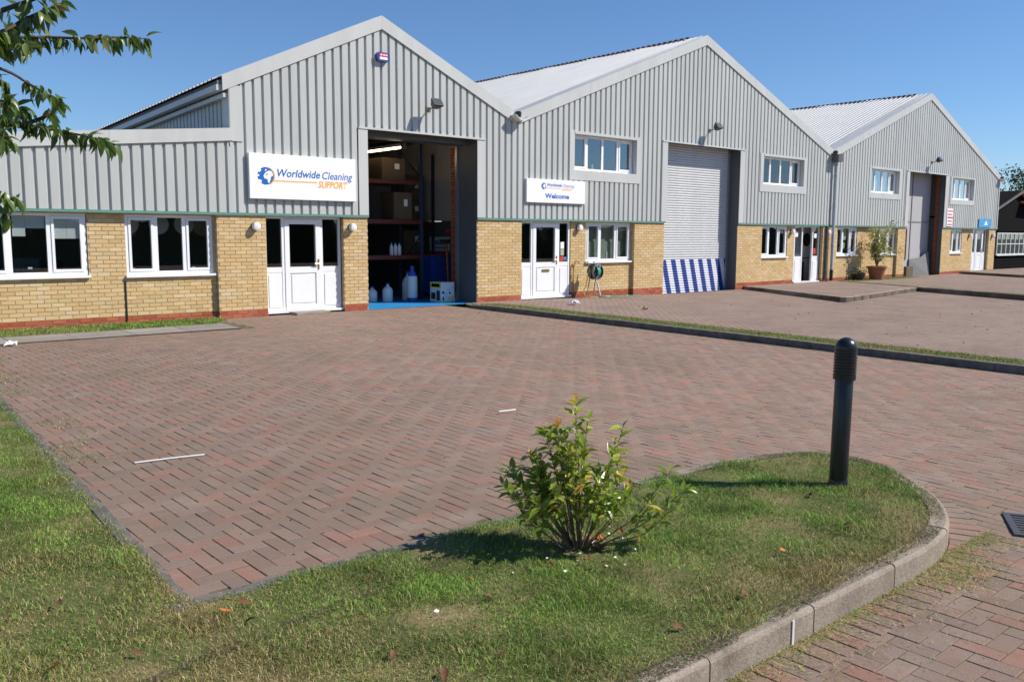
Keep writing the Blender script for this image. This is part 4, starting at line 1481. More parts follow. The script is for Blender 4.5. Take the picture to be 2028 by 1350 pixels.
# rainwater goods
def hopper(root, x, z, white=True):
    m = MB()
    n = 12
    prof = [(x - 0.24 + 0.48 * k / n, z - 0.13 * math.sin(math.pi * k / n)) for k in range(n + 1)]
    ring = []
    for (px_, pz_) in prof:
        m.v += [(px_, -0.26, pz_), (px_, 0.02, pz_)]
    for k in range(n):
        m.f.append((2 * k, 2 * k + 1, 2 * k + 3, 2 * k + 2))
    b0 = len(m.v)
    for (px_, pz_) in prof:
        cx_, cz_ = x, z
        q = (cx_ + (px_ - cx_) * 0.9, cz_ + (pz_ - cz_) * 0.9)
        m.v += [(q[0], -0.26, q[1]), (q[0], 0.02, q[1])]
    for k in range(n):
        m.f.append((b0 + 2 * k, b0 + 2 * k + 2, b0 + 2 * k + 3, b0 + 2 * k + 1))
        m.f.append((2 * k, 2 * k + 2, b0 + 2 * k + 2, b0 + 2 * k))
    o = m.build('gutter_end', 'gutter_white' if white else 'dark_trim', root, smooth=True)
    MB().lathe([(0.075, -0.02), (0.08, 0.10), (0.05, 0.12)], (x - 0.02, -0.10, z - 0.01), 14).build('gutter_outlet', 'black_plastic', root)
hopper(V2, 14.74, 4.63)
hopper(V3, 30.07, 4.66, False)
hopper(V3, 45.5, 4.44, True)
bx('rainwater_head', 'dark_trim', V3, 29.92, 30.22, -0.30, -0.06, 4.36, 4.60)
m = MB().tube([(30.1, -0.12, 4.45), (30.1, -0.12, 0.45)], 0.055, 12)
dp = m.build('downpipe', 'pipe_grey', V3)
MB().tube([(30.1, -0.12, 0.46), (30.1, -0.12, 0.06)], 0.062, 12).build('downpipe_shoe', 'black_plastic', V3)
for z in (3.85, 2.75, 1.3):
    MB().lathe([(0.062, 0), (0.066, 0.02), (0.066, 0.06), (0.062, 0.08)], (30.1, -0.12, z), 12).build('pipe_bracket', 'pipe_grey', V3)
m = MB().tube([(29.80, -0.05, 2.05), (29.80, -0.05, 0.1)], 0.045, 10)
m.build('waste_pipe', 'dark_trim', V2)

def ridge_filler(root, x, z, depth):
    m = MB()
    y = 0.6
    while y < depth:
        m.box(x - 0.10, x + 0.06, y, y + 0.13, z + 0.003, z + 0.038)
        y += 0.22
    o = m.build('ridge_filler', 'ridge_brown', root)
    o['kind'] = 'stuff'
ridge_filler(V2, 22.37, 7.70, 22.0)
ridge_filler(V3, 37.67, 7.61, 22.0)
# ------------------------------------------------------------------ signs
def globe_logo(root, cx, cz, r, y):
    m = MB()
    n = 40
    def disc(mb, cx, cz, r, y, n=40, sx=1.0):
        mb.add([(cx, y, cz)] + [(cx + sx * r * math.cos(2 * math.pi * k / n), y, cz + r * math.sin(2 * math.pi * k / n)) for k in range(n)],
               [(0, 1 + k, 1 + (k + 1) % n) for k in range(n)])
    # orange crescent behind the right side
    c = MB()
    pts_o = [(cx + 0.10 * r + 1.05 * r * math.cos(t), cz + 1.05 * r * math.sin(t)) for t in np.linspace(-1.15, 1.15, 22)]
    pts_i = [(cx + r * math.cos(t), cz + r * math.sin(t)) for t in np.linspace(-1.25, 1.25, 22)]
    for a, b_ in zip(zip(pts_o, pts_o[1:]), zip(pts_i, pts_i[1:])):
        c.add([(a[0][0], y, a[0][1]), (a[1][0], y, a[1][1]), (b_[1][0], y, b_[1][1]), (b_[0][0], y, b_[0][1])], [(0, 3, 2, 1)])
    c.build('logo_crescent', 'logo_orange', root)
    disc(m, cx, cz, r, y - 0.0006)
    m.build('logo_globe', 'logo_blue', root)
    land = [  # continent outlines in units of the radius
        [(0.10, 0.48), (0.42, 0.62), (0.72, 0.55), (0.90, 0.25), (0.86, 0.02), (0.62, -0.10), (0.60, -0.38), (0.42, -0.82), (0.26, -0.72), (0.20, -0.35), (-0.16, -0.28), (-0.28, 0.02), (-0.10, 0.30)],
        [(-0.12, 0.62), (0.05, 0.80), (0.18, 0.70), (0.0, 0.55)],
        [(-0.98, 0.55), (-0.62, 0.82), (-0.52, 0.60), (-0.78, 0.38)],
        [(-1.02, 0.10), (-0.82, 0.18), (-0.76, -0.02), (-0.98, -0.10)],
        [(-1.0, -0.42), (-0.55, -0.45), (-0.48, -0.72), (-0.75, -0.80), (-0.95, -0.65)]]
    lm = MB()
    for p in land:
        lm.add([(cx + a * r, y - 0.0012, cz + b_ * r) for a, b_ in p], [tuple(range(len(p)))])
    lm.build('logo_land', 'sign_white', root)
    sea = MB()
    sea.add([(cx + a * r, y - 0.0018, cz + b_ * r) for a, b_ in [(-0.02, 0.10), (0.30, 0.12), (0.32, 0.26), (0.02, 0.24)]], [(0, 1, 2, 3)])
    sea.build('logo_sea', 'logo_light_blue', root)
def sign_board(root, x0, x1, z0, z1, y0, y1):
    m = MB()
    m.bbox(x0, x1, y0, y1, z0, z1, 0.004)
    m.build('board', 'sign_white', root)
    e = MB()
    e.box(x0 + .004, x1 - .004, y0 + .006, y1 - .001, z0 - .006, z0 - .0005)
    e.build('board_trim', 'sign_edge', root)
s1 = thing('company_sign', (8.83, -0.09, 2.4), 'large white company sign above the left office door', 'sign')
X0, X1, Z0, Z1 = 7.60, 10.03, 2.385, 3.285
YF = -0.105
sign_board(s1, X0, X1, Z0, Z1, YF, -0.03)
w = X1 - X0
def sx(u): return X0 + w * u
# text placed by fractions of the board
globe_logo(s1, sx(0.143), Z0 + 0.455, 0.175, YF - 0.001)
lettering('Worldwide', sx(0.245), sx(0.645), Z0 + 0.455, YF - 0.0015, 'logo_blue', s1, 0.215, 0.22, 0.004)
lettering('Cleaning', sx(0.665), sx(0.965), Z0 + 0.445, YF - 0.0015, 'logo_blue', s1, 0.215, 0.22, 0.002)
lettering('SUPPORT', sx(0.625), sx(0.915), Z0 + 0.265, YF - 0.0015, 'logo_orange', s1, 0.19, 0.22, 0.006)
bx('logo_rule', 'logo_orange', s1, sx(0.215), sx(0.615), YF - 0.003, YF + 0.0005, Z0 + 0.355, Z0 + 0.377)

s2 = thing('welcome_sign', (16.08, -0.08, 2.5), 'smaller white Welcome sign above the second unit door', 'sign')
X0, X1, Z0, Z1 = 15.03, 17.14, 2.515, 3.115
YF = -0.085
sign_board(s2, X0, X1, Z0, Z1, YF, -0.03)
w = X1 - X0
globe_logo(s2, sx(0.275), Z0 + 0.425, 0.085, YF - 0.001)
lettering('Worldwide', sx(0.335), sx(0.585), Z0 + 0.425, YF - 0.0015, 'logo_blue', s2, 0.11, 0.22, 0.003)
lettering('Cleaning', sx(0.600), sx(0.805), Z0 + 0.420, YF - 0.0015, 'logo_blue', s2, 0.11, 0.22, 0.0)
lettering('SUPPORT', sx(0.585), sx(0.770), Z0 + 0.325, YF - 0.0015, 'logo_orange', s2, 0.095, 0.22, 0.001)
bx('logo_rule', 'logo_orange', s2, sx(0.315), sx(0.575), YF - 0.003, YF + 0.0005, Z0 + 0.375, Z0 + 0.388)
lettering('Welcome', sx(0.30), sx(0.715), Z0 + 0.12, YF - 0.0015, 'logo_blue', s2, 0.17, 0.0, 0.006)

s3 = thing('notice_board', (40.0, -0.06, 2.15), 'narrow white notice board with rows of red lettering by the far doorway', 'sign')
bx('board', 'sign_white', s3, 39.78, 40.36, -0.065, -0.046, 2.14, 2.92)
for k in range(5):
    z = 2.20 + k * 0.145
    bx('red_row', 'alarm_red', s3, 39.84, 40.36 - 0.08 * (k % 2) - 0.04 * (k == 0), -0.068, -0.0655, z, z + (0.05 if k != 2 else 0.07))
s4 = thing('blue_sign', (43.9, -0.05, 2.12), 'light blue sign with a white emblem above the furthest door', 'sign')
bx('board', 'sky_blue_panel', s4, 43.25, 44.62, -0.06, -0.035, 2.12, 2.53)
m = MB()
m.add([(43.85, -0.062, 2.24), (44.25, -0.062, 2.24), (44.15, -0.062, 2.40), (44.02, -0.062, 2.44), (43.92, -0.062, 2.33)], [(0, 1, 2, 3, 4)])
m.build('emblem', 'sign_white', s4)

# ------------------------------------------------------------------ wall lamps, floodlights, alarm
def bulkhead(x, z, Y, label, s=1.0, dark=False):
    t = thing('wall_lamp', (x, Y, z), label, 'wall lamp', 'bulkhead wall lamps')
    MB().lathe([(0.085 * s, 0.0), (0.088 * s, 0.02), (0.085 * s, 0.035)], (x, Y, z), 20, 'Y').build('lamp_base', 'black_plastic', t)
    MB().lathe([(0.082 * s, 0.035), (0.086 * s, 0.06), (0.084 * s, 0.10), (0.07 * s, 0.125), (0.03 * s, 0.135)], (x, Y, z), 20, 'Y').build('lamp_cover', 'lamp_white', t)
    return t
bulkhead(7.73, 1.83, 0.0, 'round white wall lamp left of the nearest white door')
bulkhead(9.96, 1.83, 0.0, 'round white wall lamp between the nearest door and loading bay')
bulkhead(17.08, 1.88, 0.10, 'round white wall lamp between second door and its window')
bulkhead(27.66, 1.84, 0.10, 'round white wall lamp left of the propped-open door')
bulkhead(29.72 + 0.18, 1.82, 0.0, 'round white wall lamp beside the grey drainpipe')
bulkhead(42.62, 1.75, 0.10, 'round white wall lamp left of the furthest white door')
bulkhead(45.02, 1.75, 0.0, 'round white wall lamp at the far end corner')
def flood(x, z, label, s=1.0):
    t = thing('floodlight', (x, -0.02, z), label, 'floodlight', 'floodlights over the loading doors')
    bx('bracket_plate', 'dark_trim', t, x - 0.05 * s, x + 0.05 * s, -0.04, -0.022, z - 0.05, z + 0.05)
    MB().tube([(x, -0.035, z), (x, -0.16 * s, z + 0.02), (x, -0.22 * s, z + 0.06)], 0.014, 6).build('arm', 'dark_trim', t)
    m = MB()
    c = Vector((x, -0.27 * s, z + 0.075))
    R = Matrix.Rotation(math.radians(-35), 3, 'X')
    prof = [((-0.10, 0.06), 0.075), ((-0.07, -0.05), 0.055)]
    v = []
    for (dy, hw, hh) in ((-0.09, 0.115, 0.085), (-0.06, 0.115, 0.085), (0.07, 0.06, 0.05)):
        for a, b_ in ((-1, -1), (1, -1), (1, 1), (-1, 1)):
            v.append(c + R @ Vector((a * hw * s, dy * s, b_ * hh * s)))
    m.add(v, [(0, 1, 2, 3), (11, 10, 9, 8)] + [(k + i, k + 4 + i, k + 4 + (i + 1) % 4, k + (i + 1) % 4) for k in (0, 4) for i in range(4)])
    m.build('lamp_head', 'black_plastic', t)
    g_ = MB()
    g_.add([c + R @ Vector((a * 0.10 * s, -0.092 * s, b_ * 0.07 * s)) for a, b_ in ((-1, -1), (1, -1), (1, 1), (-1, 1))], [(0, 1, 2, 3)])
    g_.build('lens', 'glass', t)
flood(12.03, 4.54, 'black floodlight over the open loading door of the nearest unit', 1.15)
flood(22.63, 4.90, 'black floodlight over the grey roller shutter', 1.15)
flood(38.05, 4.80, 'black floodlight over the furthest doorway', 1.15)
al = thing('alarm_box', (10.78, -0.03, 5.45), 'blue alarm box with red and white panel under the nearest gable peak', 'alarm box')
m = MB()
m.prism([(10.62, 5.48), (10.66, 5.44), (10.90, 5.44), (10.94, 5.48), (10.94, 5.59), (10.90, 5.63), (10.66, 5.63), (10.62, 5.59)], -0.11, -0.023)
m.build('case', 'alarm_blue', al)
bx('red_panel', 'alarm_red', al, 10.67, 10.89, -0.114, -0.1105, 5.535, 5.61)
bx('white_panel', 'sign_white', al, 10.68, 10.88, -0.114, -0.1105, 5.475, 5.53)
for a in (10.70, 10.77, 10.83):
    bx('white_mark', 'sign_white', al, a, a + 0.04, -0.1165, -0.1145, 5.56, 5.59)

# ------------------------------------------------------------------ inside the loading bay
rk = thing('pallet_rack', (12.2, 2.5, -0.045), 'tall dark steel pallet rack with red beams inside the loading bay', 'rack')
FZ = 0.004
RX, RY0, RY1 = 13.22, 2.02, 3.02
def upright_frame(x):
    for yy in (RY0, RY1):
        bx('upright', 'rack_steel', rk, x - 0.045, x + 0.045, yy - 0.035, yy + 0.035, FZ, 4.0)
    zz = 0.15
    up = True
    while zz < 3.6:
        a, b_ = ((RY0, zz), (RY1, zz + 0.75)) if up else ((RY1, zz), (RY0, zz + 0.75))
        MB().tube([(x, a[0], a[1]), (x, b_[0], b_[1])], 0.02, 5).build('brace', 'rack_steel', rk)
        zz += 0.75
        up = not up
upright_frame(RX)
upright_frame(10.6)
for z in (1.05, 1.95, 2.95):
    for yy in (RY0 - 0.02, RY1 + 0.02):
        bx('beam', 'rack_beam', rk, 10.65, RX - 0.05, yy - 0.025, yy + 0.025, z, z + 0.10)
    bx('shelf_deck', 'cardboard', rk, 10.65, RX - 0.05, RY0 + 0.01, RY1 - 0.01, z + 0.075, z + 0.098)
def carton(x0, x1, y0, y1, z0, z1, label, mat='cardboard', tape=True):
    t = thing('carton', ((x0 + x1) / 2, (y0 + y1) / 2, z0), label, 'box', 'boxes stored in the loading bay')
    MB().bbox(x0, x1, y0, y1, z0, z1, 0.006).build('box_body', mat, t)
    bx('box_label', 'paper', t, x0 + (x1 - x0) * 0.55, x0 + (x1 - x0) * 0.75, y0 - 0.003, y0 - 0.0005, z0 + (z1 - z0) * 0.5, z0 + (z1 - z0) * 0.75)
    return t
carton(12.45, 13.0, 2.1, 2.7, 2.05, 2.75, 'brown carton on the middle rack shelf, next to the upright')
carton(12.1, 12.8, 2.1, 2.8, 3.05, 3.6, 'brown carton alone on the top rack shelf')
carton(13.6, 14.3, 3.4, 4.0, 2.05, 2.6, 'lower brown carton stacked high behind the rack end frame')
carton(13.6, 14.3, 3.4, 4.0, 2.61, 3.3, 'upper brown carton stacked high behind the rack end frame')
carton(13.6, 14.3, 3.4, 4.0, 1.15, 1.8, 'brown carton at waist height behind the rack end frame')
rs = thing('pallet_rack', (13.9, 3.8, FZ), 'second dark rack behind the first in the loading bay', 'rack')
for z in (1.05, 1.95):
    bx('beam', 'rack_beam', rs, 13.5, 14.55, 3.25, 3.30, z, z + 0.10)
    bx('shelf_deck', 'cardboard', rs, 13.5, 14.55, 3.31, 4.2, z + 0.075, z + 0.098)
for xx in (13.46, 14.56):
    bx('upright', 'rack_steel', rs, xx - 0.03, xx + 0.03, 3.31, 3.38, FZ, 3.9)
def jug(x, y, label, mat='plastic_white', h=0.32, w=0.11, cap='plastic_blue', z=FZ):
    t = thing('jug', (x, y, z), label, 'jug', 'cleaning liquid containers')
    MB().lathe([(w * 0.92, 0.0), (w, 0.02), (w, h * 0.68), (w * 0.7, h * 0.85), (w * 0.3, h * 0.92), (w * 0.3, h)], (x, y, z), 14).build('jug_body', mat, t)
    MB().lathe([(w * 0.34, h), (w * 0.34, h * 1.1), (w * 0.3, h * 1.11)], (x, y, z), 12).build('cap', cap, t)
jug(12.0, 1.75, 'white jug on the blue floor left of the rack upright', h=0.42, w=0.13)
jug(11.7, 2.0, 'short white drum furthest left on the loading bay floor', h=0.34, w=0.13)
jug(12.68, 1.85, 'white container on the floor against the rack end frame', h=0.66, w=0.15)
for k, xx in enumerate((12.38, 12.50, 12.62)):
    jug(xx, 2.14, ('left', 'middle', 'right')[k] + ' one of three small white bottles on the lower rack shelf', h=0.30, w=0.05, z=1.15)
CX, CY = 12.52, 1.42
bt = thing('gas_bottle', (CX, CY, FZ), 'tall slim white cylinder with blue shoulder on the bay floor', 'cylinder')
MB().lathe([(0.115, 0.0), (0.125, 0.02), (0.125, 0.10)], (CX, CY, FZ), 18).build('cylinder_foot', 'plastic_blue', bt)
MB().lathe([(0.125, 0.101), (0.13, 0.12), (0.13, 0.60), (0.115, 0.64)], (CX, CY, FZ), 18).build('cylinder_body', 'plastic_white', bt)
MB().lathe([(0.115, 0.64), (0.09, 0.72), (0.05, 0.78), (0.05, 0.88), (0.02, 0.90)], (CX, CY, FZ), 16).build('cylinder_shoulder', 'plastic_blue', bt)
pc = thing('printed_carton', (13.06, 0.88, FZ), 'white and yellow printed carton standing in the loading bay doorway', 'box')
A0, A1, C0, C1 = 12.86, 13.27, 0.66, 1.12
bx('box_body', 'cardboard_white', pc, A0, A1, C0, C1, FZ, 0.50)
for (u0, u1, za, zb, mt) in ((0.01, 0.99, FZ + .005, FZ + 0.03, 'print_yellow'), (0.08, 0.24, 0.22, 0.28, 'print_black'), (0.45, 0.65, 0.30, 0.34, 'sign_edge'), (0.30, 0.42, 0.16, 0.24, 'sign_edge'),
                            (0.12, 0.22, 0.05, 0.14, 'print_black'), (0.55, 0.75, 0.06, 0.15, 'sign_edge'), (0.80, 0.94, 0.02, 0.16, 'print_yellow'), (0.60, 0.72, 0.21, 0.26, 'print_black'), (0.80, 0.93, 0.34, 0.40, 'sign_edge')):
    bx('box_print', mt, pc, A0 + (A1 - A0) * u0, A0 + (A1 - A0) * u1, C0 - 0.0035, C0 - 0.0005, za, zb)
for (u0, u1, za, zb, mt) in ((0.02, 0.98, 0.36, 0.49, 'print_yellow'), (0.12, 0.86, 0.385, 0.465, 'print_black'), (0.10, 0.40, 0.05, 0.30, 'print_black'), (0.50, 0.90, 0.08, 0.24, 'print_black'), (0.02, 0.98, -0.04, 0.0, 'print_yellow')):
    bx('box_print', mt, pc, A0 - 0.0035, A0 - 0.0005, C0 + (C1 - C0) * u0, C0 + (C1 - C0) * u1, za, zb)
bd = thing('leaning_board', (13.9, 2.6, 1.2), 'pale printed board hanging on the loading bay side wall', 'board')
bx('panel', 'cardboard_white', bd, 14.585, 14.605, 2.62, 3.55, 1.22, 1.62)
for k in range(7):
    bx('dark_letter', 'plastic_blue', bd, 14.579, 14.584, 2.72 + k * 0.10, 2.785 + k * 0.10, 1.40, 1.52)
bx('dark_rule', 'print_black', bd, 14.579, 14.584, 2.7, 3.45, 1.31, 1.335)
tr_ = thing('tool_trolley', (13.9, 2.4, FZ), 'blue tool trolley with drawers against the loading bay wall', 'trolley')
bx('cabinet', 'plastic_blue', tr_, 13.75, 14.4, 2.3, 2.75, 0.12, 1.12)
for k in range(4):
    bx('drawer', 'plastic_blue', tr_, 13.79, 14.36, 2.285, 2.299, 0.20 + k * 0.22, 0.38 + k * 0.22)
    bx('drawer_handle', 'galvanised', tr_, 13.9, 14.25, 2.27, 2.284, 0.34 + k * 0.22, 0.36 + k * 0.22)
bx('top_tray', 'red_plastic', tr_, 13.74, 14.41, 2.29, 2.76, 1.121, 1.15)
for (x, y, lean, mat, label) in ((13.62, 1.35, 0.10, 'wood_orange', 'orange broom handle leaning beside the bay doorpost'), (13.74, 1.5, 0.12, 'wood_orange', 'second orange broom handle leaning beside the bay doorpost')):
    t = thing('broom', (x, y, FZ), label, 'broom', 'brooms leaning by the doorpost')
    MB().tube([(x, y, FZ + 0.02), (x + lean, y + 0.25, 1.45)], 0.017, 7).build('handle', mat, t)
    bx('brush_head', 'print_black', t, x - 0.04, x + 0.16, y + 0.16, y + 0.36, 1.45, 1.56)
mp = thing('mop', (13.75, 1.3, FZ), 'dark mop with black head leaning at the bay doorpost', 'mop')
MB().tube([(13.78, 1.25, FZ + 0.01), (13.83, 1.5, 1.75)], 0.014, 6).build('handle', 'black_plastic', mp)
bx('mop_head', 'red_plastic', mp, 13.70, 13.98, 1.42, 1.58, 1.74, 1.82)
bgs = thing('plastic_sack', (13.42, 1.0, FZ), 'crumpled pale blue plastic sack behind the printed carton', 'sack')
m = MB()
n1, n2 = 10, 14
for i in range(n1 + 1):
    for j in range(n2):
        a = math.pi * 0.5 * i / n1
        t = 2 * math.pi * j / n2
        rr = 0.17 * math.cos(a) ** 0.6 * (1 + 0.22 * math.sin(3 * t + 4 * a) + random.uniform(-0.08, 0.08))
        m.v.append((13.42 + rr * math.cos(t), 1.0 + rr * math.sin(t), FZ + 0.26 * math.sin(a) * (1 + 0.15 * math.cos(2 * t))))
for i in range(n1):
    for j in range(n2):
        m.f.append((i * n2 + j, i * n2 + (j + 1) % n2, (i + 1) * n2 + (j + 1) % n2, (i + 1) * n2 + j))
m.smooth = True
m.build('sack_body', 'blind', bgs)
lt = thing('strip_light', (12.06, 2.0, 3.85), 'fluorescent strip light glowing inside the loading bay', 'light')
em = bpy.data.materials.new('tube_glow')
nt_, b_ = nodes_of(em)
b_.inputs['Base Color'].default_value = (0.8, 0.75, 0.6, 1)
b_.inputs['Emission Color'].default_value = (1.0, 0.74, 0.36, 1)
b_.inputs['Emission Strength'].default_value = 9.0
MATS['tube_glow'] = em
bx('batten', 'lamp_white', lt, 12.03, 12.10, 1.1, 2.95, 3.79, 3.86)
MB().tube([(12.06, 1.15, 3.765), (12.06, 2.9, 3.765)], 0.024, 8).build('tube', 'tube_glow', lt)
bx('end_cap', 'dark_trim', lt, 12.01, 12.12, 1.02, 1.10, 3.72, 3.87)
stp = thing('door_step', (8.75, -0.12, 0), 'worn concrete block step under the nearest white door', 'step')
MB().bbox(8.45, 9.25, -0.30, 0.03, -0.02, 0.055, 0.015).build('step_block', 'concrete_old', stp)

# ------------------------------------------------------------------ bollard
bo = thing('bollard', (5.43, -14.01, 0.0), 'black ribbed-top bollard light standing in the lawn island', 'bollard')
BX, BY = 5.43, -14.01
LEAN = Matrix.Translation((BX, BY, 0)) @ Matrix.Rotation(math.radians(1.2), 4, 'Y')
def lathe_lean(name, prof, mat, seg=40):
    m = MB().lathe(prof, (0, 0, 0), seg)
    m.v = [tuple(LEAN @ Vector(p)) for p in m.v]
    return m.build(name, mat, bo)
lathe_lean('base_sleeve', [(0.062, -0.05), (0.062, 0.045), (0.060, 0.05)], 'bollard_paint')
lathe_lean('post', [(0.0575, 0.05), (0.0595, 0.06), (0.0595, 0.735), (0.057, 0.74)], 'bollard_paint')
pr = [(0.060, 0.728), (0.073, 0.729), (0.073, 0.75)]
z = 0.752
while z < 0.925:
    pr += [(0.0735, z), (0.0735, z + 0.012), (0.0665, z + 0.0135), (0.0665, z + 0.0185)]
    z += 0.02
lathe_lean('ribbed_head', pr + [(0.070, 0.93)], 'bollard_paint')
lathe_lean('dome', [(0.0715, 0.929)] + [(0.0715 * math.cos(a), 0.938 + 0.072 * math.sin(a)) for a in np.linspace(0, 1.5, 12)], 'bollard_paint')

# ------------------------------------------------------------------ leaves
def leaf_mesh(name, L, W, fold, droop, mat, seg=4):
    v, f = [], []
    for i in range(seg + 1):
        t = i / seg
        w = W * math.sin(math.pi * min(1, 0.06 + 0.94 * t) ** 0.85) * 0.5
        if i == seg: w = 0.0004
        x = L * t
        z = -droop * L * t * t
        v += [(x, -w, z + fold * w), (x, 0, z), (x, w, z + fold * w)]
    for i in range(seg):
        a = 3 * i
        f += [(a, a + 3, a + 4, a + 1), (a + 1, a + 4, a + 5, a + 2)]
    me = bpy.data.meshes.new(name)
    me.from_pydata(v, [], f)
    me.materials.append(MATS[mat])
    me.polygons.foreach_set('use_smooth', [True] * len(me.polygons))
    me.update()
    return me
def place_leaf(me, parent, pos, direc, roll, s):
    o = bpy.data.objects.new('leaf', me)
    COL.objects.link(o)
    o.parent = parent
    x = Vector(direc).normalized()
    up = Vector((0, 0, 1))
    if abs(x.dot(up)) > 0.97:
        up = Vector((1, 0, 0))
    y = up.cross(x).normalized()
    z = x.cross(y)
    R = Matrix((x, y, z)).transposed() @ Matrix.Rotation(roll, 3, 'X')
    o.matrix_local = Matrix.Translation(Vector(pos) - Vector(wloc(parent))) @ R.to_4x4() @ Matrix.Scale(s, 4)
    return o
def leaf_batch(m, me, pos, direc, roll, s):
    x = Vector(direc).normalized()
    up = Vector((0, 0, 1))
    if abs(x.dot(up)) > 0.97:
        up = Vector((1, 0, 0))
    y = up.cross(x).normalized()
    z = x.cross(y)
    R = Matrix((x, y, z)).transposed() @ Matrix.Rotation(roll, 3, 'X')
    M = Matrix.Translation(Vector(pos)) @ R.to_4x4() @ Matrix.Scale(s, 4)
    m.add([M @ v.co for v in me.vertices], [tuple(p.vertices) for p in me.polygons])

# ------------------------------------------------------------------ shrub
sh_loc = Vector((3.24, -13.72, 0))
shrub = thing('shrub', sh_loc, 'small leafy evergreen shrub with yellow-green leaves on the lawn edge', 'shrub')
sl = [leaf_mesh('shrub_leaf_a', 0.066, 0.024, 0.30, 0.25, 'shrub_leaf'), leaf_mesh('shrub_leaf_b', 0.058, 0.021, 0.5, 0.1, 'shrub_leaf'), leaf_mesh('shrub_leaf_c', 0.076, 0.028, 0.25, 0.45, 'shrub_leaf')]
# image-plane right and depth directions used only to spread the stems
RT, FW = Vector((_r0.x, _r0.y, 0)), Vector((math.sin(YAW), math.cos(YAW), 0))
tips = [(-0.02, 0.80, 0.0, 16), (0.05, 0.70, 0.05, 13), (-0.12, 0.66, 0.02, 12), (-0.06, 0.56, -0.08, 12), (0.24, 0.66, 0.06, 13), (0.18, 0.55, -0.04, 10),
        (-0.26, 0.50, 0.05, 12), (-0.36, 0.42, 0.00, 12), (-0.30, 0.36, -0.1, 12), (-0.20, 0.46, 0.12, 12), (-0.14, 0.36, -0.15, 12), (0.04, 0.46, 0.16, 12),
        (0.10, 0.40, -0.12, 12), (0.24, 0.40, 0.02, 10), (-0.05, 0.40, -0.18, 9), (0.28, 0.33, 0.05, 8), (0.38, 0.28, -0.06, 7), (0.50, 0.44, 0.02, 9), (0.60, 0.33, 0.05, 10), (0.52, 0.26, -0.05, 8), (0.16, 0.34, -0.15, 7), (-0.24, 0.38, 0.1, 7), (0.0, 0.62, 0.12, 9)]
rt_ = random.Random(3)
for _k in range(25):
    _a = rt_.uniform(-1, 1)
    tips.append((_a * 0.38 - 0.04, rt_.uniform(0.30, 0.74 - 0.36 * abs(_a)) + 0.02, rt_.uniform(-0.2, 0.2), rt_.randint(8, 12)))
nl = 0
extra = MB()
for (u, zt, dp, cnt) in tips:
    tip = sh_loc + RT * u + FW * dp + Vector((0, 0, zt))
    b0 = sh_loc + RT * (u * 0.10) + FW * (dp * 0.2) + Vector((random.uniform(-.02, .02), random.uniform(-.02, .02), -0.01))
    sag = -0.06 if abs(u) > 0.35 else 0.02
    mid = b0.lerp(tip, 0.5) + Vector((random.uniform(-.03, .03), random.uniform(-.03, .03), sag * 0.5)) + RT * (u * 0.08)
    pts = catmull([tuple(b0), tuple(b0.lerp(mid, 0.5)), tuple(mid), tuple(mid.lerp(tip, 0.55)), tuple(tip)], 4)
    MB().tube(pts, [0.0046 * (1 - 0.7 * i / (len(pts) - 1)) for i in range(len(pts))], 5).build('stem', 'twig', shrub)
    cnt = int(cnt * 1.6)
    for q in range(cnt):
        t = 1.0 - (q / cnt) ** 1.1 * 0.58
        k = t * (len(pts) - 1)
        i0 = min(int(k), len(pts) - 2)
        p = pts[i0].lerp(pts[i0 + 1], k - i0)
        ax = (pts[i0 + 1] - pts[i0]).normalized()
        ang = q * 2.4 + random.uniform(-.4, .4)
        side = ax.orthogonal().normalized()
        side.rotate(Matrix.Rotation(ang, 3, ax))
        dirn = side * random.uniform(0.7, 1.0) + ax * random.uniform(0.25, 0.9) + Vector((0, 0, random.uniform(-0.25, 0.35)))
        if nl < 300:
            place_leaf(random.choice(sl), shrub, p, dirn, random.uniform(-0.7, 0.7), random.uniform(0.95, 1.45))
        else:
            leaf_batch(extra, random.choice(sl), p, dirn, random.uniform(-0.7, 0.7), random.uniform(0.95, 1.45))
        nl += 1
if extra.v:
    o = extra.build('foliage', 'shrub_leaf', shrub, smooth=True)
    o['kind'] = 'stuff'
# bare earth under it
m = MB()
n = 26
m.add([(sh_loc.x, sh_loc.y, 0.006)] + [(sh_loc.x + (0.33 + 0.07 * math.sin(3 * k) + random.uniform(-.03, .03)) * math.cos(2 * math.pi * k / n) + 0.05, sh_loc.y + (0.20 + 0.05 * math.sin(2 * k)) * math.sin(2 * math.pi * k / n), 0.001) for k in range(n)],
      [(0, 1 + k, 1 + (k + 1) % n) for k in range(n)])
tag(m.build('bare_earth', 'soil'), kind='structure')

# ------------------------------------------------------------------ tree whose branches reach in at the top left
def unproj(x, y, Yp):
    d = _r * ((x - 1014) / FPX) + _u * ((675 - y) / FPX) + _f
    t = (Yp - CAM.y) / d.y
    return CAM + d * t
tr_loc = Vector((-0.75, -11.4, 0))
tree = thing('cherry_tree', tr_loc, 'leafy tree whose drooping branches enter at the upper left', 'tree')
MB().tube([(-0.75, -11.4, -0.1), (-0.74, -11.42, 0.6), (-0.70, -11.45, 1.5), (-0.72, -11.5, 2.3), (-0.66, -11.5, 3.4), (-0.55, -11.4, 4.6), (-0.5, -11.4, 5.6)], [0.13, 0.105, 0.09, 0.08, 0.06, 0.035, 0.012], 12).build('trunk', 'bark', tree)
tl = [leaf_mesh('tree_leaf_a', 0.095, 0.040, 0.35, 0.35, 'tree_leaf'), leaf_mesh('tree_leaf_b', 0.082, 0.034, 0.5, 0.2, 'tree_leaf'), leaf_mesh('tree_leaf_c', 0.105, 0.042, 0.25, 0.5, 'tree_leaf')]
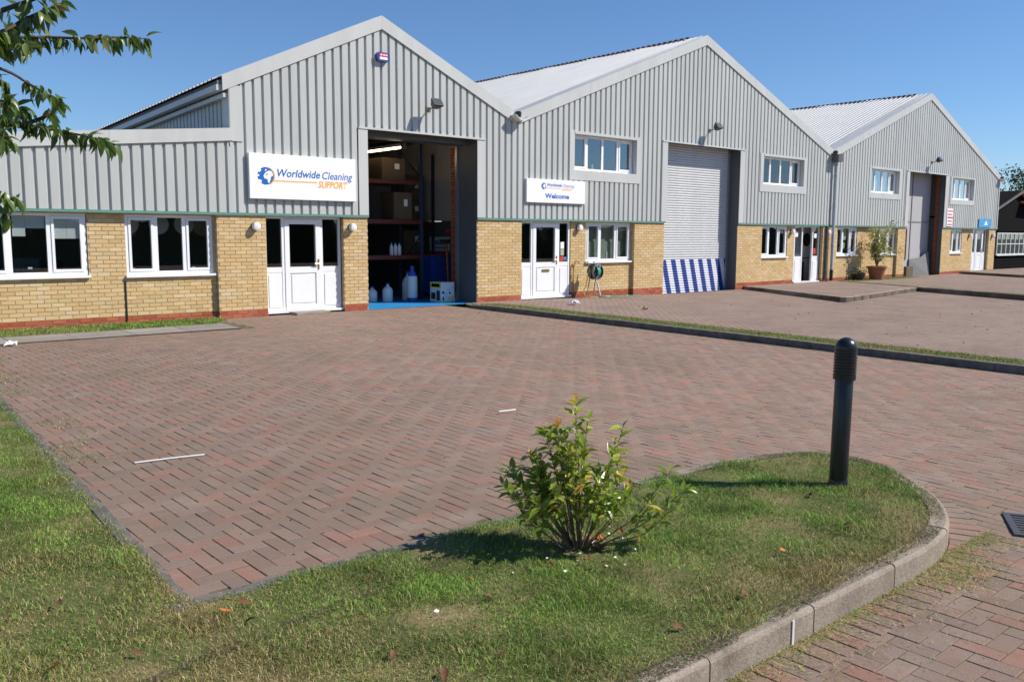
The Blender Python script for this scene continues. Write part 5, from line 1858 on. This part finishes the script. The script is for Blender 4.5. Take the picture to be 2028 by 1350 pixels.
BRN = [  # pixel paths of branches in the photograph, at a chosen depth, with leaves per branch
    ([(-60, 40), (20, 72), (90, 74), (160, 76), (230, 74), (296, 78)], -11.9, 62, 0.15),
    ([(-60, 100), (5, 62), (45, 40), (85, 22), (125, 4)], -12.1, 40, 0.0),
    ([(-80, 90), (-30, 95), (10, 90), (48, 92)], -12.2, 46, 0.0),
    ([(60, 20), (85, -10), (110, -40)], -12.1, 12, 0.0),
    ([(-60, 110), (5, 138), (55, 165), (90, 185), (128, 205)], -12.0, 17, 0.45),
    ([(-60, 150), (0, 160), (15, 185), (22, 205)], -12.1, 24, 0.0),
    ([(-60, 190), (0, 205), (30, 215), (55, 220)], -12.1, 26, 0.0),
    ([(-60, 215), (10, 235), (70, 250), (130, 262), (180, 272), (228, 286)], -11.9, 60, 0.12),
    ([(-60, 215), (-10, 245), (5, 275), (25, 285)], -12.1, 26, 0.0),
    ([(90, 250), (92, 230), (96, 215)], -12.0, 5, 0.3),
    ([(-60, 360), (-15, 378), (15, 388), (38, 398)], -12.2, 18, 0.1),
    ([(-60, 390), (-10, 405), (8, 425), (14, 440)], -12.2, 12, 0.0)]
nleaf = 0
tex = MB()
def leafy(pts, cnt, start, singles=True):
    global nleaf
    cnt = int(cnt * 1.85)
    for q in range(cnt):
        t = start + (1 - start) * (q + random.random()) / cnt
        k = t * (len(pts) - 1)
        i0 = min(int(k), len(pts) - 2)
        p = pts[i0].lerp(pts[i0 + 1], k - i0)
        ax = (pts[i0 + 1] - pts[i0]).normalized()
        side = Vector((random.uniform(-1, 1), random.uniform(-1, 1), 0)).normalized()
        dirn = side * random.uniform(0.15, 0.75) + ax * random.uniform(0.0, 0.7) + Vector((0, 0, -random.uniform(0.35, 1.1)))
        if random.random() < 0.12:
            dirn.z *= -0.4
        p = p + Vector((random.uniform(-.012, .012), random.uniform(-.02, .02), random.uniform(-0.012, 0.012)))
        s = random.uniform(0.5, 0.95)
        if singles and nleaf < 300:
            place_leaf(random.choice(tl), tree, p, dirn, random.uniform(-0.9, 0.9), s)
            nleaf += 1
        else:
            leaf_batch(tex, random.choice(tl), p, dirn, random.uniform(-0.9, 0.9), s)
for path, dY, cnt, start in BRN:
    P3 = [unproj(x, y, dY + 0.12 * math.sin(0.02 * x + y)) for x, y in path]
    P3[0] = P3[0] + Vector((-0.1, 0.1, 0))
    base = Vector((-0.71, -11.45, max(1.3, P3[0].z - 0.35)))
    pts = catmull([tuple(base), tuple(base.lerp(P3[0], 0.55) + Vector((0, 0, 0.08)))] + [tuple(p) for p in P3], 4) if path[0][0] < 0 else catmull([tuple(p) for p in P3], 4)
    MB().tube(pts, [0.010 * (1 - i / (len(pts) - 1)) ** 0.8 + 0.0025 for i in range(len(pts))], 6).build('branch', 'bark', tree)
    vis_pts = catmull([tuple(p) for p in P3], 5)
    leafy(vis_pts, cnt, max(start, 0.14 if path[0][0] < 0 else 0.0))
# rest of the crown, outside the frame
for k in range(46):
    a = random.uniform(0.9, 2 * math.pi - 0.6) + 0.2
    L = random.uniform(0.8, 1.7)
    z0 = random.uniform(2.0, 5.2)
    end = Vector((-0.7 + L * math.cos(a + 1.2) * 0.95, -11.45 + L * math.sin(a + 1.2) * 0.95, z0 + random.uniform(-0.3, 0.6)))
    if end.x > -0.2 and end.y < -10.3:
        end.x = -1.2 - random.uniform(0, 0.8)
    s = Vector((-0.68, -11.45, z0 - 0.2))
    pts = catmull([tuple(s), tuple(s.lerp(end, 0.5) + Vector((0, 0, 0.12))), tuple(end)], 5)
    MB().tube(pts, [0.02 * (1 - i / (len(pts) - 1)) + 0.003 for i in range(len(pts))], 5).build('branch', 'bark', tree)
    leafy(pts, 40, 0.25, False)
o = tex.build('foliage', 'tree_leaf', tree, smooth=True)
o['kind'] = 'stuff'

# ------------------------------------------------------------------ potted plant by the third unit
pt = thing('potted_plant', (33.2, -0.62, 0.04), 'tall wispy plant in a terracotta pot by the far windows', 'potted plant')
PX, PY, PZ = 32.7, -0.55, 0.045
MB().lathe([(0.22, 0.0), (0.24, 0.01), (0.33, 0.42), (0.37, 0.43), (0.38, 0.50), (0.35, 0.51), (0.33, 0.47), (0.05, 0.46)], (PX, PY, PZ), 24).build('pot', 'terracotta', pt)
lv = leaf_mesh('pot_leaf_a', 0.17, 0.055, 0.2, 0.35, 'pot_leaf', 3)
fm = MB()
for k in range(20):
    a = random.uniform(0, 6.28)
    L = random.uniform(0.3, 1.15)
    zt = random.uniform(1.1, 2.35)
    tip = Vector((PX + 0.45 + L * math.cos(a) * 1.05, PY - 0.1 + 0.42 * L * math.sin(a), PZ + zt))
    pts = catmull([(PX, PY, PZ + 0.45), (PX + 0.15 * math.cos(a), PY + 0.1 * math.sin(a), PZ + 0.45 + 0.45 * (zt - 0.45)), tuple(tip)], 5)
    MB().tube(pts, [0.016 * (1 - i / (len(pts) - 1)) + 0.004 for i in range(len(pts))], 5).build('stem', 'twig', pt)
    for q in range(52):
        t = random.uniform(0.45, 1.0)
        kk = t * (len(pts) - 1); i0 = min(int(kk), len(pts) - 2)
        p = pts[i0].lerp(pts[i0 + 1], kk - i0) + Vector((random.gauss(0, .07), random.gauss(0, .06), random.gauss(0, .07)))
        leaf_batch(fm, lv, p, (random.uniform(-1, 1), random.uniform(-1, 1), random.uniform(-.6, .5)), random.uniform(-1, 1), random.uniform(0.5, 1.0))
o = fm.build('foliage', 'pot_leaf', pt, smooth=True)
o['kind'] = 'stuff'
p2 = thing('potted_plant', (31.55, -0.45, 0.04), 'small low plant in a black pot beside the drainpipe', 'potted plant')
MB().lathe([(0.20, 0.0), (0.27, 0.20), (0.29, 0.21), (0.29, 0.25), (0.05, 0.22)], (31.45, -0.45, 0.045), 20).build('pot', 'black_plastic', p2)
fm = MB()
for k in range(160):
    leaf_batch(fm, lv, (31.45 + random.gauss(0.1, .2), -0.45 + random.gauss(0, .12), 0.28 + abs(random.gauss(0, .10))), (random.uniform(-1, 1), random.uniform(-1, 1), random.uniform(-.2, .8)), random.uniform(-1, 1), random.uniform(0.4, 0.8))
o = fm.build('foliage', 'far_leaf', p2, smooth=True)
o['kind'] = 'stuff'

# ------------------------------------------------------------------ hose reel
hr = thing('hose_reel', (17.25, -0.30, 0.02), 'garden hose reel on a tube stand against the second unit wall', 'hose reel')
HX, HY, HZ = 17.30, -0.28, 0.70
for dx in (-0.10, 0.14):
    MB().tube([(HX + dx - 0.18, HY - 0.05, 0.03), (HX + dx, HY, HZ), (HX + dx - 0.02, HY + 0.10, HZ + 0.28)], 0.016, 7).build('frame_tube', 'reel_grey', hr)
MB().tube([(HX - 0.02, HY - 0.30, 0.05), (HX + 0.05, HY - 0.10, 0.42)], 0.022, 8).build('stay', 'galvanised', hr)
for dx, mt in ((-0.10, 'black_plastic'), (0.10, 'black_plastic')):
    MB().lathe([(0.04, 0.0), (0.20, 0.004), (0.21, 0.018), (0.19, 0.026), (0.04, 0.03)], (HX + dx, HY - 0.06, HZ), 22, 'X').build('drum_side', mt, hr)
MB().lathe([(0.15, 0.0), (0.165, 0.08), (0.15, 0.17)], (HX - 0.085, HY - 0.06, HZ), 18, 'X').build('wound_hose', 'hose_green', hr)
MB().lathe([(0.205, 0.0), (0.212, 0.02), (0.20, 0.04), (0.07, 0.055)], (HX + 0.02, HY - 0.14, HZ), 20, 'Y').build('drum_face', 'reel_grey', hr)
for k in range(8):
    a = 2 * math.pi * k / 8
    MB().lathe([(0.028, 0.0), (0.028, 0.012), (0.02, 0.014)], (HX + 0.02 + 0.155 * math.cos(a), HY - 0.18, HZ + 0.155 * math.sin(a)), 8, 'Y').build('drum_slot', 'black_plastic', hr)
MB().lathe([(0.085, 0.05), (0.085, 0.075), (0.06, 0.085)], (HX + 0.02, HY - 0.14, HZ), 16, 'Y').build('hub', 'hose_green', hr)
MB().tube(catmull([(HX - 0.2, HY - 0.05, HZ + 0.05), (HX - 0.30, HY - 0.04, 0.4), (HX - 0.36, HY - 0.02, 0.1), (HX - 0.3, HY - 0.2, 0.04), (HX + 0.2, HY - 0.32, 0.025), (HX + 0.9, HY - 0.35, 0.02), (HX + 1.2, HY - 0.22, 0.02)], 6), 0.013, 6).build('loose_hose', 'hose_yellow', hr)
MB().tube(catmull([(HX - 0.1, HY - 0.2, 0.04), (HX + 0.15, HY - 0.42, 0.035), (HX + 0.5, HY - 0.30, 0.03), (HX + 0.1, HY - 0.18, 0.03), (HX + 0.4, HY - 0.45, 0.03), (HX + 1.5, HY - 0.40, 0.02)], 6), 0.014, 6).build('loose_hose', 'hose_green', hr)
MB().tube(catmull([(HX - 0.42, HY + 0.33, 0.1), (HX - 0.43, HY + 0.33, 0.75), (HX - 0.36, HY + 0.30, 0.98), (HX - 0.24, HY + 0.28, 0.92)], 5), 0.014, 6).build('tap_pipe', 'wood_orange', hr)

# ------------------------------------------------------------------ drain, sticks, litter, fallen leaves
dg = thing('drain_grate', (5.97, -15.13, -0.12), 'dark iron drain grate set in the paving at right', 'drain grate')
zc = float(h1(5.97, -15.13)) + 0.006
RD = Matrix.Translation((5.97, -15.13, zc)) @ Matrix.Rotation(math.radians(118.6), 4, 'Z')
def dbox(name, x0, x1, y0, y1, z0, z1, mat='cast_iron'):
    m = MB().box(x0, x1, y0, y1, z0, z1)
    m.v = [tuple(RD @ Vector(p)) for p in m.v]
    return m.build(name, mat, dg)
dbox('frame', -0.23, 0.23, -0.23, -0.19, -0.03, 0.008)
dbox('frame', -0.23, 0.23, 0.19, 0.23, -0.03, 0.008)
dbox('frame', -0.23, -0.19, -0.189, 0.189, -0.03, 0.008)
dbox('frame', 0.19, 0.23, -0.189, 0.189, -0.03, 0.008)
for k in range(7):
    c = -0.155 + k * 0.052
    dbox('bar', -0.189, 0.189, c - 0.013, c + 0.013, -0.03, 0.006)
dbox('pit_shade', -0.20, 0.20, -0.20, 0.20, 0.0012, 0.0022, 'print_black')  # black sheet just under the bar tops paints the shade of the pit
stk = thing('plastic_strip', (2.24, -10.42, 0), 'long thin white strip lying on the block paving', 'strip')
MB().tube([(2.0, -10.385, 0.008), (2.25, -10.43, 0.010), (2.485, -10.475, 0.008)], 0.007, 6).build('strip', 'stick_white', stk)
st2 = thing('plastic_strip', (5.3, -9.9, 0), 'short white strip on the paving behind the shrub', 'strip')
a_, b__ = unproj(988, 818, -9), unproj(1020, 814, -9)
def on_ground(x, y, z=0.0):
    d = _r * ((x - 1014) / FPX) + _u * ((675 - y) / FPX) + _f
    t = (z - CAM.z) / d.z
    return CAM + d * t
ga, gb = on_ground(988, 818, -0.03), on_ground(1021, 814, -0.03)
MB().tube([(ga.x, ga.y, -0.015), (gb.x, gb.y, -0.015)], 0.010, 6).build('strip', 'stick_white', st2)
def crumple(name, x, y, z, s, mat, label, cat):
    t = thing(name, (x, y, z), label, cat, 'scraps of litter')
    m = MB()
    n = 5
    for i in range(n):
        for j in range(n):
            m.v.append((x + s * (i / (n - 1) - .5) + random.gauss(0, s * .06), y + s * (j / (n - 1) - .5) + random.gauss(0, s * .06), z + abs(random.gauss(0.25, .22)) * s))
    for i in range(n - 1):
        for j in range(n - 1):
            m.f.append((i * n + j, (i + 1) * n + j, (i + 1) * n + j + 1, i * n + j + 1))
    m.build('crumpled_sheet', mat, t)
p_ = on_ground(20, 682, 0.02)
crumple('litter', p_.x, p_.y, 0.0, 0.16, 'petal_white', 'crumpled white and orange wrapper on the slabs at far left', 'litter')
p_ = on_ground(1137, 604, 0.0)
crumple('litter', p_.x, p_.y, float(h2(p_.x, p_.y)), 0.22, 'blind', 'crumpled pale plastic scrap in front of the hose reel', 'litter')
p_ = on_ground(1278, 612, 0.0)
crumple('litter', p_.x, p_.y, float(h2(p_.x, p_.y)), 0.12, 'dead_leaf', 'small dark lump on the second yard paving', 'litter')
p_ = on_ground(1553, 1270, -0.05)
sm_ = thing('plastic_strip', (3.3, -14.96, -0.1), 'upright white plastic strip stuck on the kerb face', 'strip')
bx('strip', 'stick_white', sm_, 3.335, 3.350, -14.956, -14.9515, -0.118, -0.004)
dl = [leaf_mesh('dead_leaf_a', 0.06, 0.03, 0.6, 0.5, 'dead_leaf', 3), leaf_mesh('dead_leaf_b', 0.05, 0.026, 0.5, -0.4, 'orange_leaf', 3), leaf_mesh('petal_a', 0.022, 0.018, 0.3, 0.1, 'petal_white', 2)]
fl_root = thing('fallen_leaves', (2.5, -14.0, 0), 'scattered dead brown leaves and white petals on the lawn', 'fallen leaves')
spots = [(470, 1193, 0), (460, 1213, 1), (505, 1225, 0), (880, 1325, 0), (625, 1268, 0), (1440, 1208, 1), (1475, 1172, 0), (1610, 980, 0), (1355, 970, 2), (860, 1212, 2), (60, 1055, 2), (1120, 1130, 2), (1085, 1105, 2), (1260, 1090, 2), (1215, 1105, 2), (1285, 1012, 2), (1240, 1120, 2), (720, 1150, 1), (1330, 1240, 0), (1555, 1090, 1), (260, 1290, 0), (120, 1200, 0), (90, 1330, 1), (1000, 1290, 0), (960, 1180, 0), (1690, 1040, 0), (780, 1290, 0)]
for (x, y, k) in spots:
    p = on_ground(x, y, 0.03)
    place_leaf(dl[k], fl_root, (p.x, p.y, 0.035), (random.uniform(-1, 1), random.uniform(-1, 1), random.uniform(-.1, .25)), random.uniform(-.6, .6), random.uniform(0.8, 1.2))
for k in range(90):
    a = random.uniform(0, 6.28); r = abs(random.gauss(0, 0.22))
    place_leaf(random.choice(dl[:2]) if random.random() < .7 else dl[2], fl_root, (sh_loc.x + 0.1 + r * math.cos(a) * 1.3, sh_loc.y + r * math.sin(a) * 0.8, 0.012), (random.uniform(-1, 1), random.uniform(-1, 1), random.uniform(-.05, .2)), random.uniform(-.6, .6), random.uniform(0.5, 0.9))

# ------------------------------------------------------------------ black barn at the far right, trees
barn = thing('barn', (53.6, 2.0, 0), 'black boarded barn with white window and red tiled roof at far right', 'barn')
m = MB()
m.prism([(47.5, -0.2), (60.0, -0.2), (60.0, 2.3), (53.6, 4.15), (47.5, 2.3)], 2.0, 14.0)
m.build('wall', 'barn_black', barn)
for side in (-1, 1):
    xe, xr = (47.2, 53.6) if side < 0 else (60.2, 53.6)
    v = []
    for yy in (1.85, 14.2):
        v += [(xe, yy, 2.24), (xr, yy, 4.18), (xr, yy, 4.25), (xe, yy, 2.31)]
    MB().add(v, [(0, 1, 2, 3), (7, 6, 5, 4), (0, 4, 5, 1), (1, 5, 6, 2), (2, 6, 7, 3), (3, 7, 4, 0)]).build('roof', 'barn_black' if side < 0 else 'barn_tile', barn)
    MB().prism([(xe, 2.16), (xr, 4.10), (xr, 4.20), (xe, 2.26)], 1.75, 1.84).build('barge_board', 'block_wall', barn)
v = [(54.0, 1.5, 3.55), (66, 1.5, 3.2), (66, 4.5, 4.45), (53.5, 4.5, 4.35)]
v += [(p[0], p[1], p[2] - 0.1) for p in v]
MB().add(v, [(0, 1, 2, 3), (7, 6, 5, 4), (0, 4, 5, 1), (1, 5, 6, 2), (2, 6, 7, 3), (3, 7, 4, 0)]).build('wing_roof', 'barn_tile', barn)
wb_ = MB()
x0, x1, z0, z1 = 50.9, 56.0, 0.72, 1.92
wb_.box(x0, x1, 1.93, 1.99, z1 - .06, z1); wb_.box(x0, x1, 1.93, 1.99, z0, z0 + .06)
for k in range(9):
    xx = x0 + (x1 - x0 - 0.07) * k / 8
    wb_.box(xx, xx + 0.07, 1.932, 1.99, z0 + .06, z1 - .06)
wb_.box(x0 + .07, x1 - .07, 1.934, 1.99, 1.29, 1.34)
wbo = wb_.build('window', 'barn_frame', barn)
bx('pane', 'glass', wbo, x0 + .03, x1 - .03, 1.96, 1.97, z0 + .03, z1 - .03)
bx('sill', 'barn_frame', wbo, x0 - .05, x1 + .05, 1.86, 1.95, z0 - .05, z0 - .002)
for k in range(14):
    z = 0.0 + k * 0.2
    if z > 2.1:
        continue
    if z + .19 < z0 - .06 or z > z1 + .02:
        bx('weatherboard', 'barn_black', barn, 47.5, 60.0, 1.965, 1.998, z, z + 0.185)

def big_tree(loc, hgt, rad, label, n, seed, group=None, name='tree', lo=0.35):
    rr = random.Random(seed)
    t = thing(name, loc, label, 'tree', group)
    L = Vector(loc)
    MB().tube([tuple(L + Vector((0, 0, -0.3))), tuple(L + Vector((0.1, 0, hgt * .4))), tuple(L + Vector((0, 0.1, hgt * .85)))], [hgt * .03, hgt * .02, hgt * .006], 8).build('trunk', 'bark', t)
    cl = []
    for k in range(26):
        a = rr.uniform(0, 6.28); q = rr.uniform(0, 1) ** .6
        z = hgt * rr.uniform(lo, 0.95)
        w = rad * (1 - max(0, (z / hgt - 0.5)) ** 1.6 * 1.9)
        c = L + Vector((w * q * math.cos(a), w * q * math.sin(a), z))
        cl.append((c, rad * rr.uniform(0.22, 0.42)))
        MB().tube([tuple(L + Vector((0, 0, z * 0.7))), tuple(c)], [hgt * .008, hgt * .003], 5).build('limb', 'bark', t)
    m = MB()
    lm = leaf_mesh('crown_leaf', 0.20, 0.11, 0.3, 0.3, 'far_leaf', 2)
    co = [v.co.copy() for v in lm.vertices]; fc = [tuple(p.vertices) for p in lm.polygons]
    for k in range(n):
        c, r = rr.choice(cl)
        d = Vector((rr.gauss(0, 1), rr.gauss(0, 1), rr.gauss(0, 1))).normalized() * r * rr.uniform(0.5, 1.05)
        e = Matrix.Rotation(rr.uniform(0, 6.28), 3, 'Z') @ Matrix.Rotation(rr.uniform(-1.2, 1.2), 3, 'Y') @ Matrix.Rotation(rr.uniform(-1, 1), 3, 'X')
        s = rr.uniform(0.7, 1.5)
        m.add([c + d + e @ (v * s) for v in co], fc)
    o = m.build('crown', 'far_leaf', t, smooth=True)
    return t
big_tree((87.2, 14.0, -0.3), 7.6, 4.2, 'dark green tree rising behind the black barn', 9000, 5, lo=0.2)
# trees and hedge across the road: they show only as dark reflections in the glass
for k, (x, y, hh, rr_) in enumerate(((14, -41, 6.0, 3.4), (24, -43, 5.2, 3.2), (33, -42, 7.2, 3.8), (44, -43, 6.0, 3.6), (55, -42, 6.6, 3.8), (70, -43, 6.5, 3.8))):
    big_tree((x, y, -0.3), hh, rr_, ('broad tree across the road nearest the camera end', 'shortest tree across the road', 'tallest tree across the road', 'mid-height tree across the road opposite the furthest unit', 'second tallest tree across the road', 'tree at the far end of the row across the road')[k], 2600, 20 + k, 'trees reflected in the windows', lo=0.15)
hd = thing('hedge', (45, -38.5, -0.3), 'long dark hedge across the road, mirrored in the ground-floor windows', 'hedge')
m = MB()
nx = 240
for i in range(nx + 1):
    x = -8 + 110 * i / nx
    hh = 2.6 + 0.35 * math.sin(x * .7) + 0.25 * math.sin(x * 1.9 + 1) + random.uniform(-.12, .12)
    yo = 0.25 * math.sin(x * 1.3) + random.uniform(-.1, .1)
    m.v += [(x, -37.6 + yo, -0.3), (x, -37.5 + yo, hh * .6), (x, -38.1 + yo, hh), (x, -39.2 + yo, hh - .1), (x, -39.7, -0.3)]
for i in range(nx):
    for e in range(4):
        m.f.append((i * 5 + e, i * 5 + e + 1, (i + 1) * 5 + e + 1, (i + 1) * 5 + e))
m.build('foliage_mass', 'far_leaf', hd)
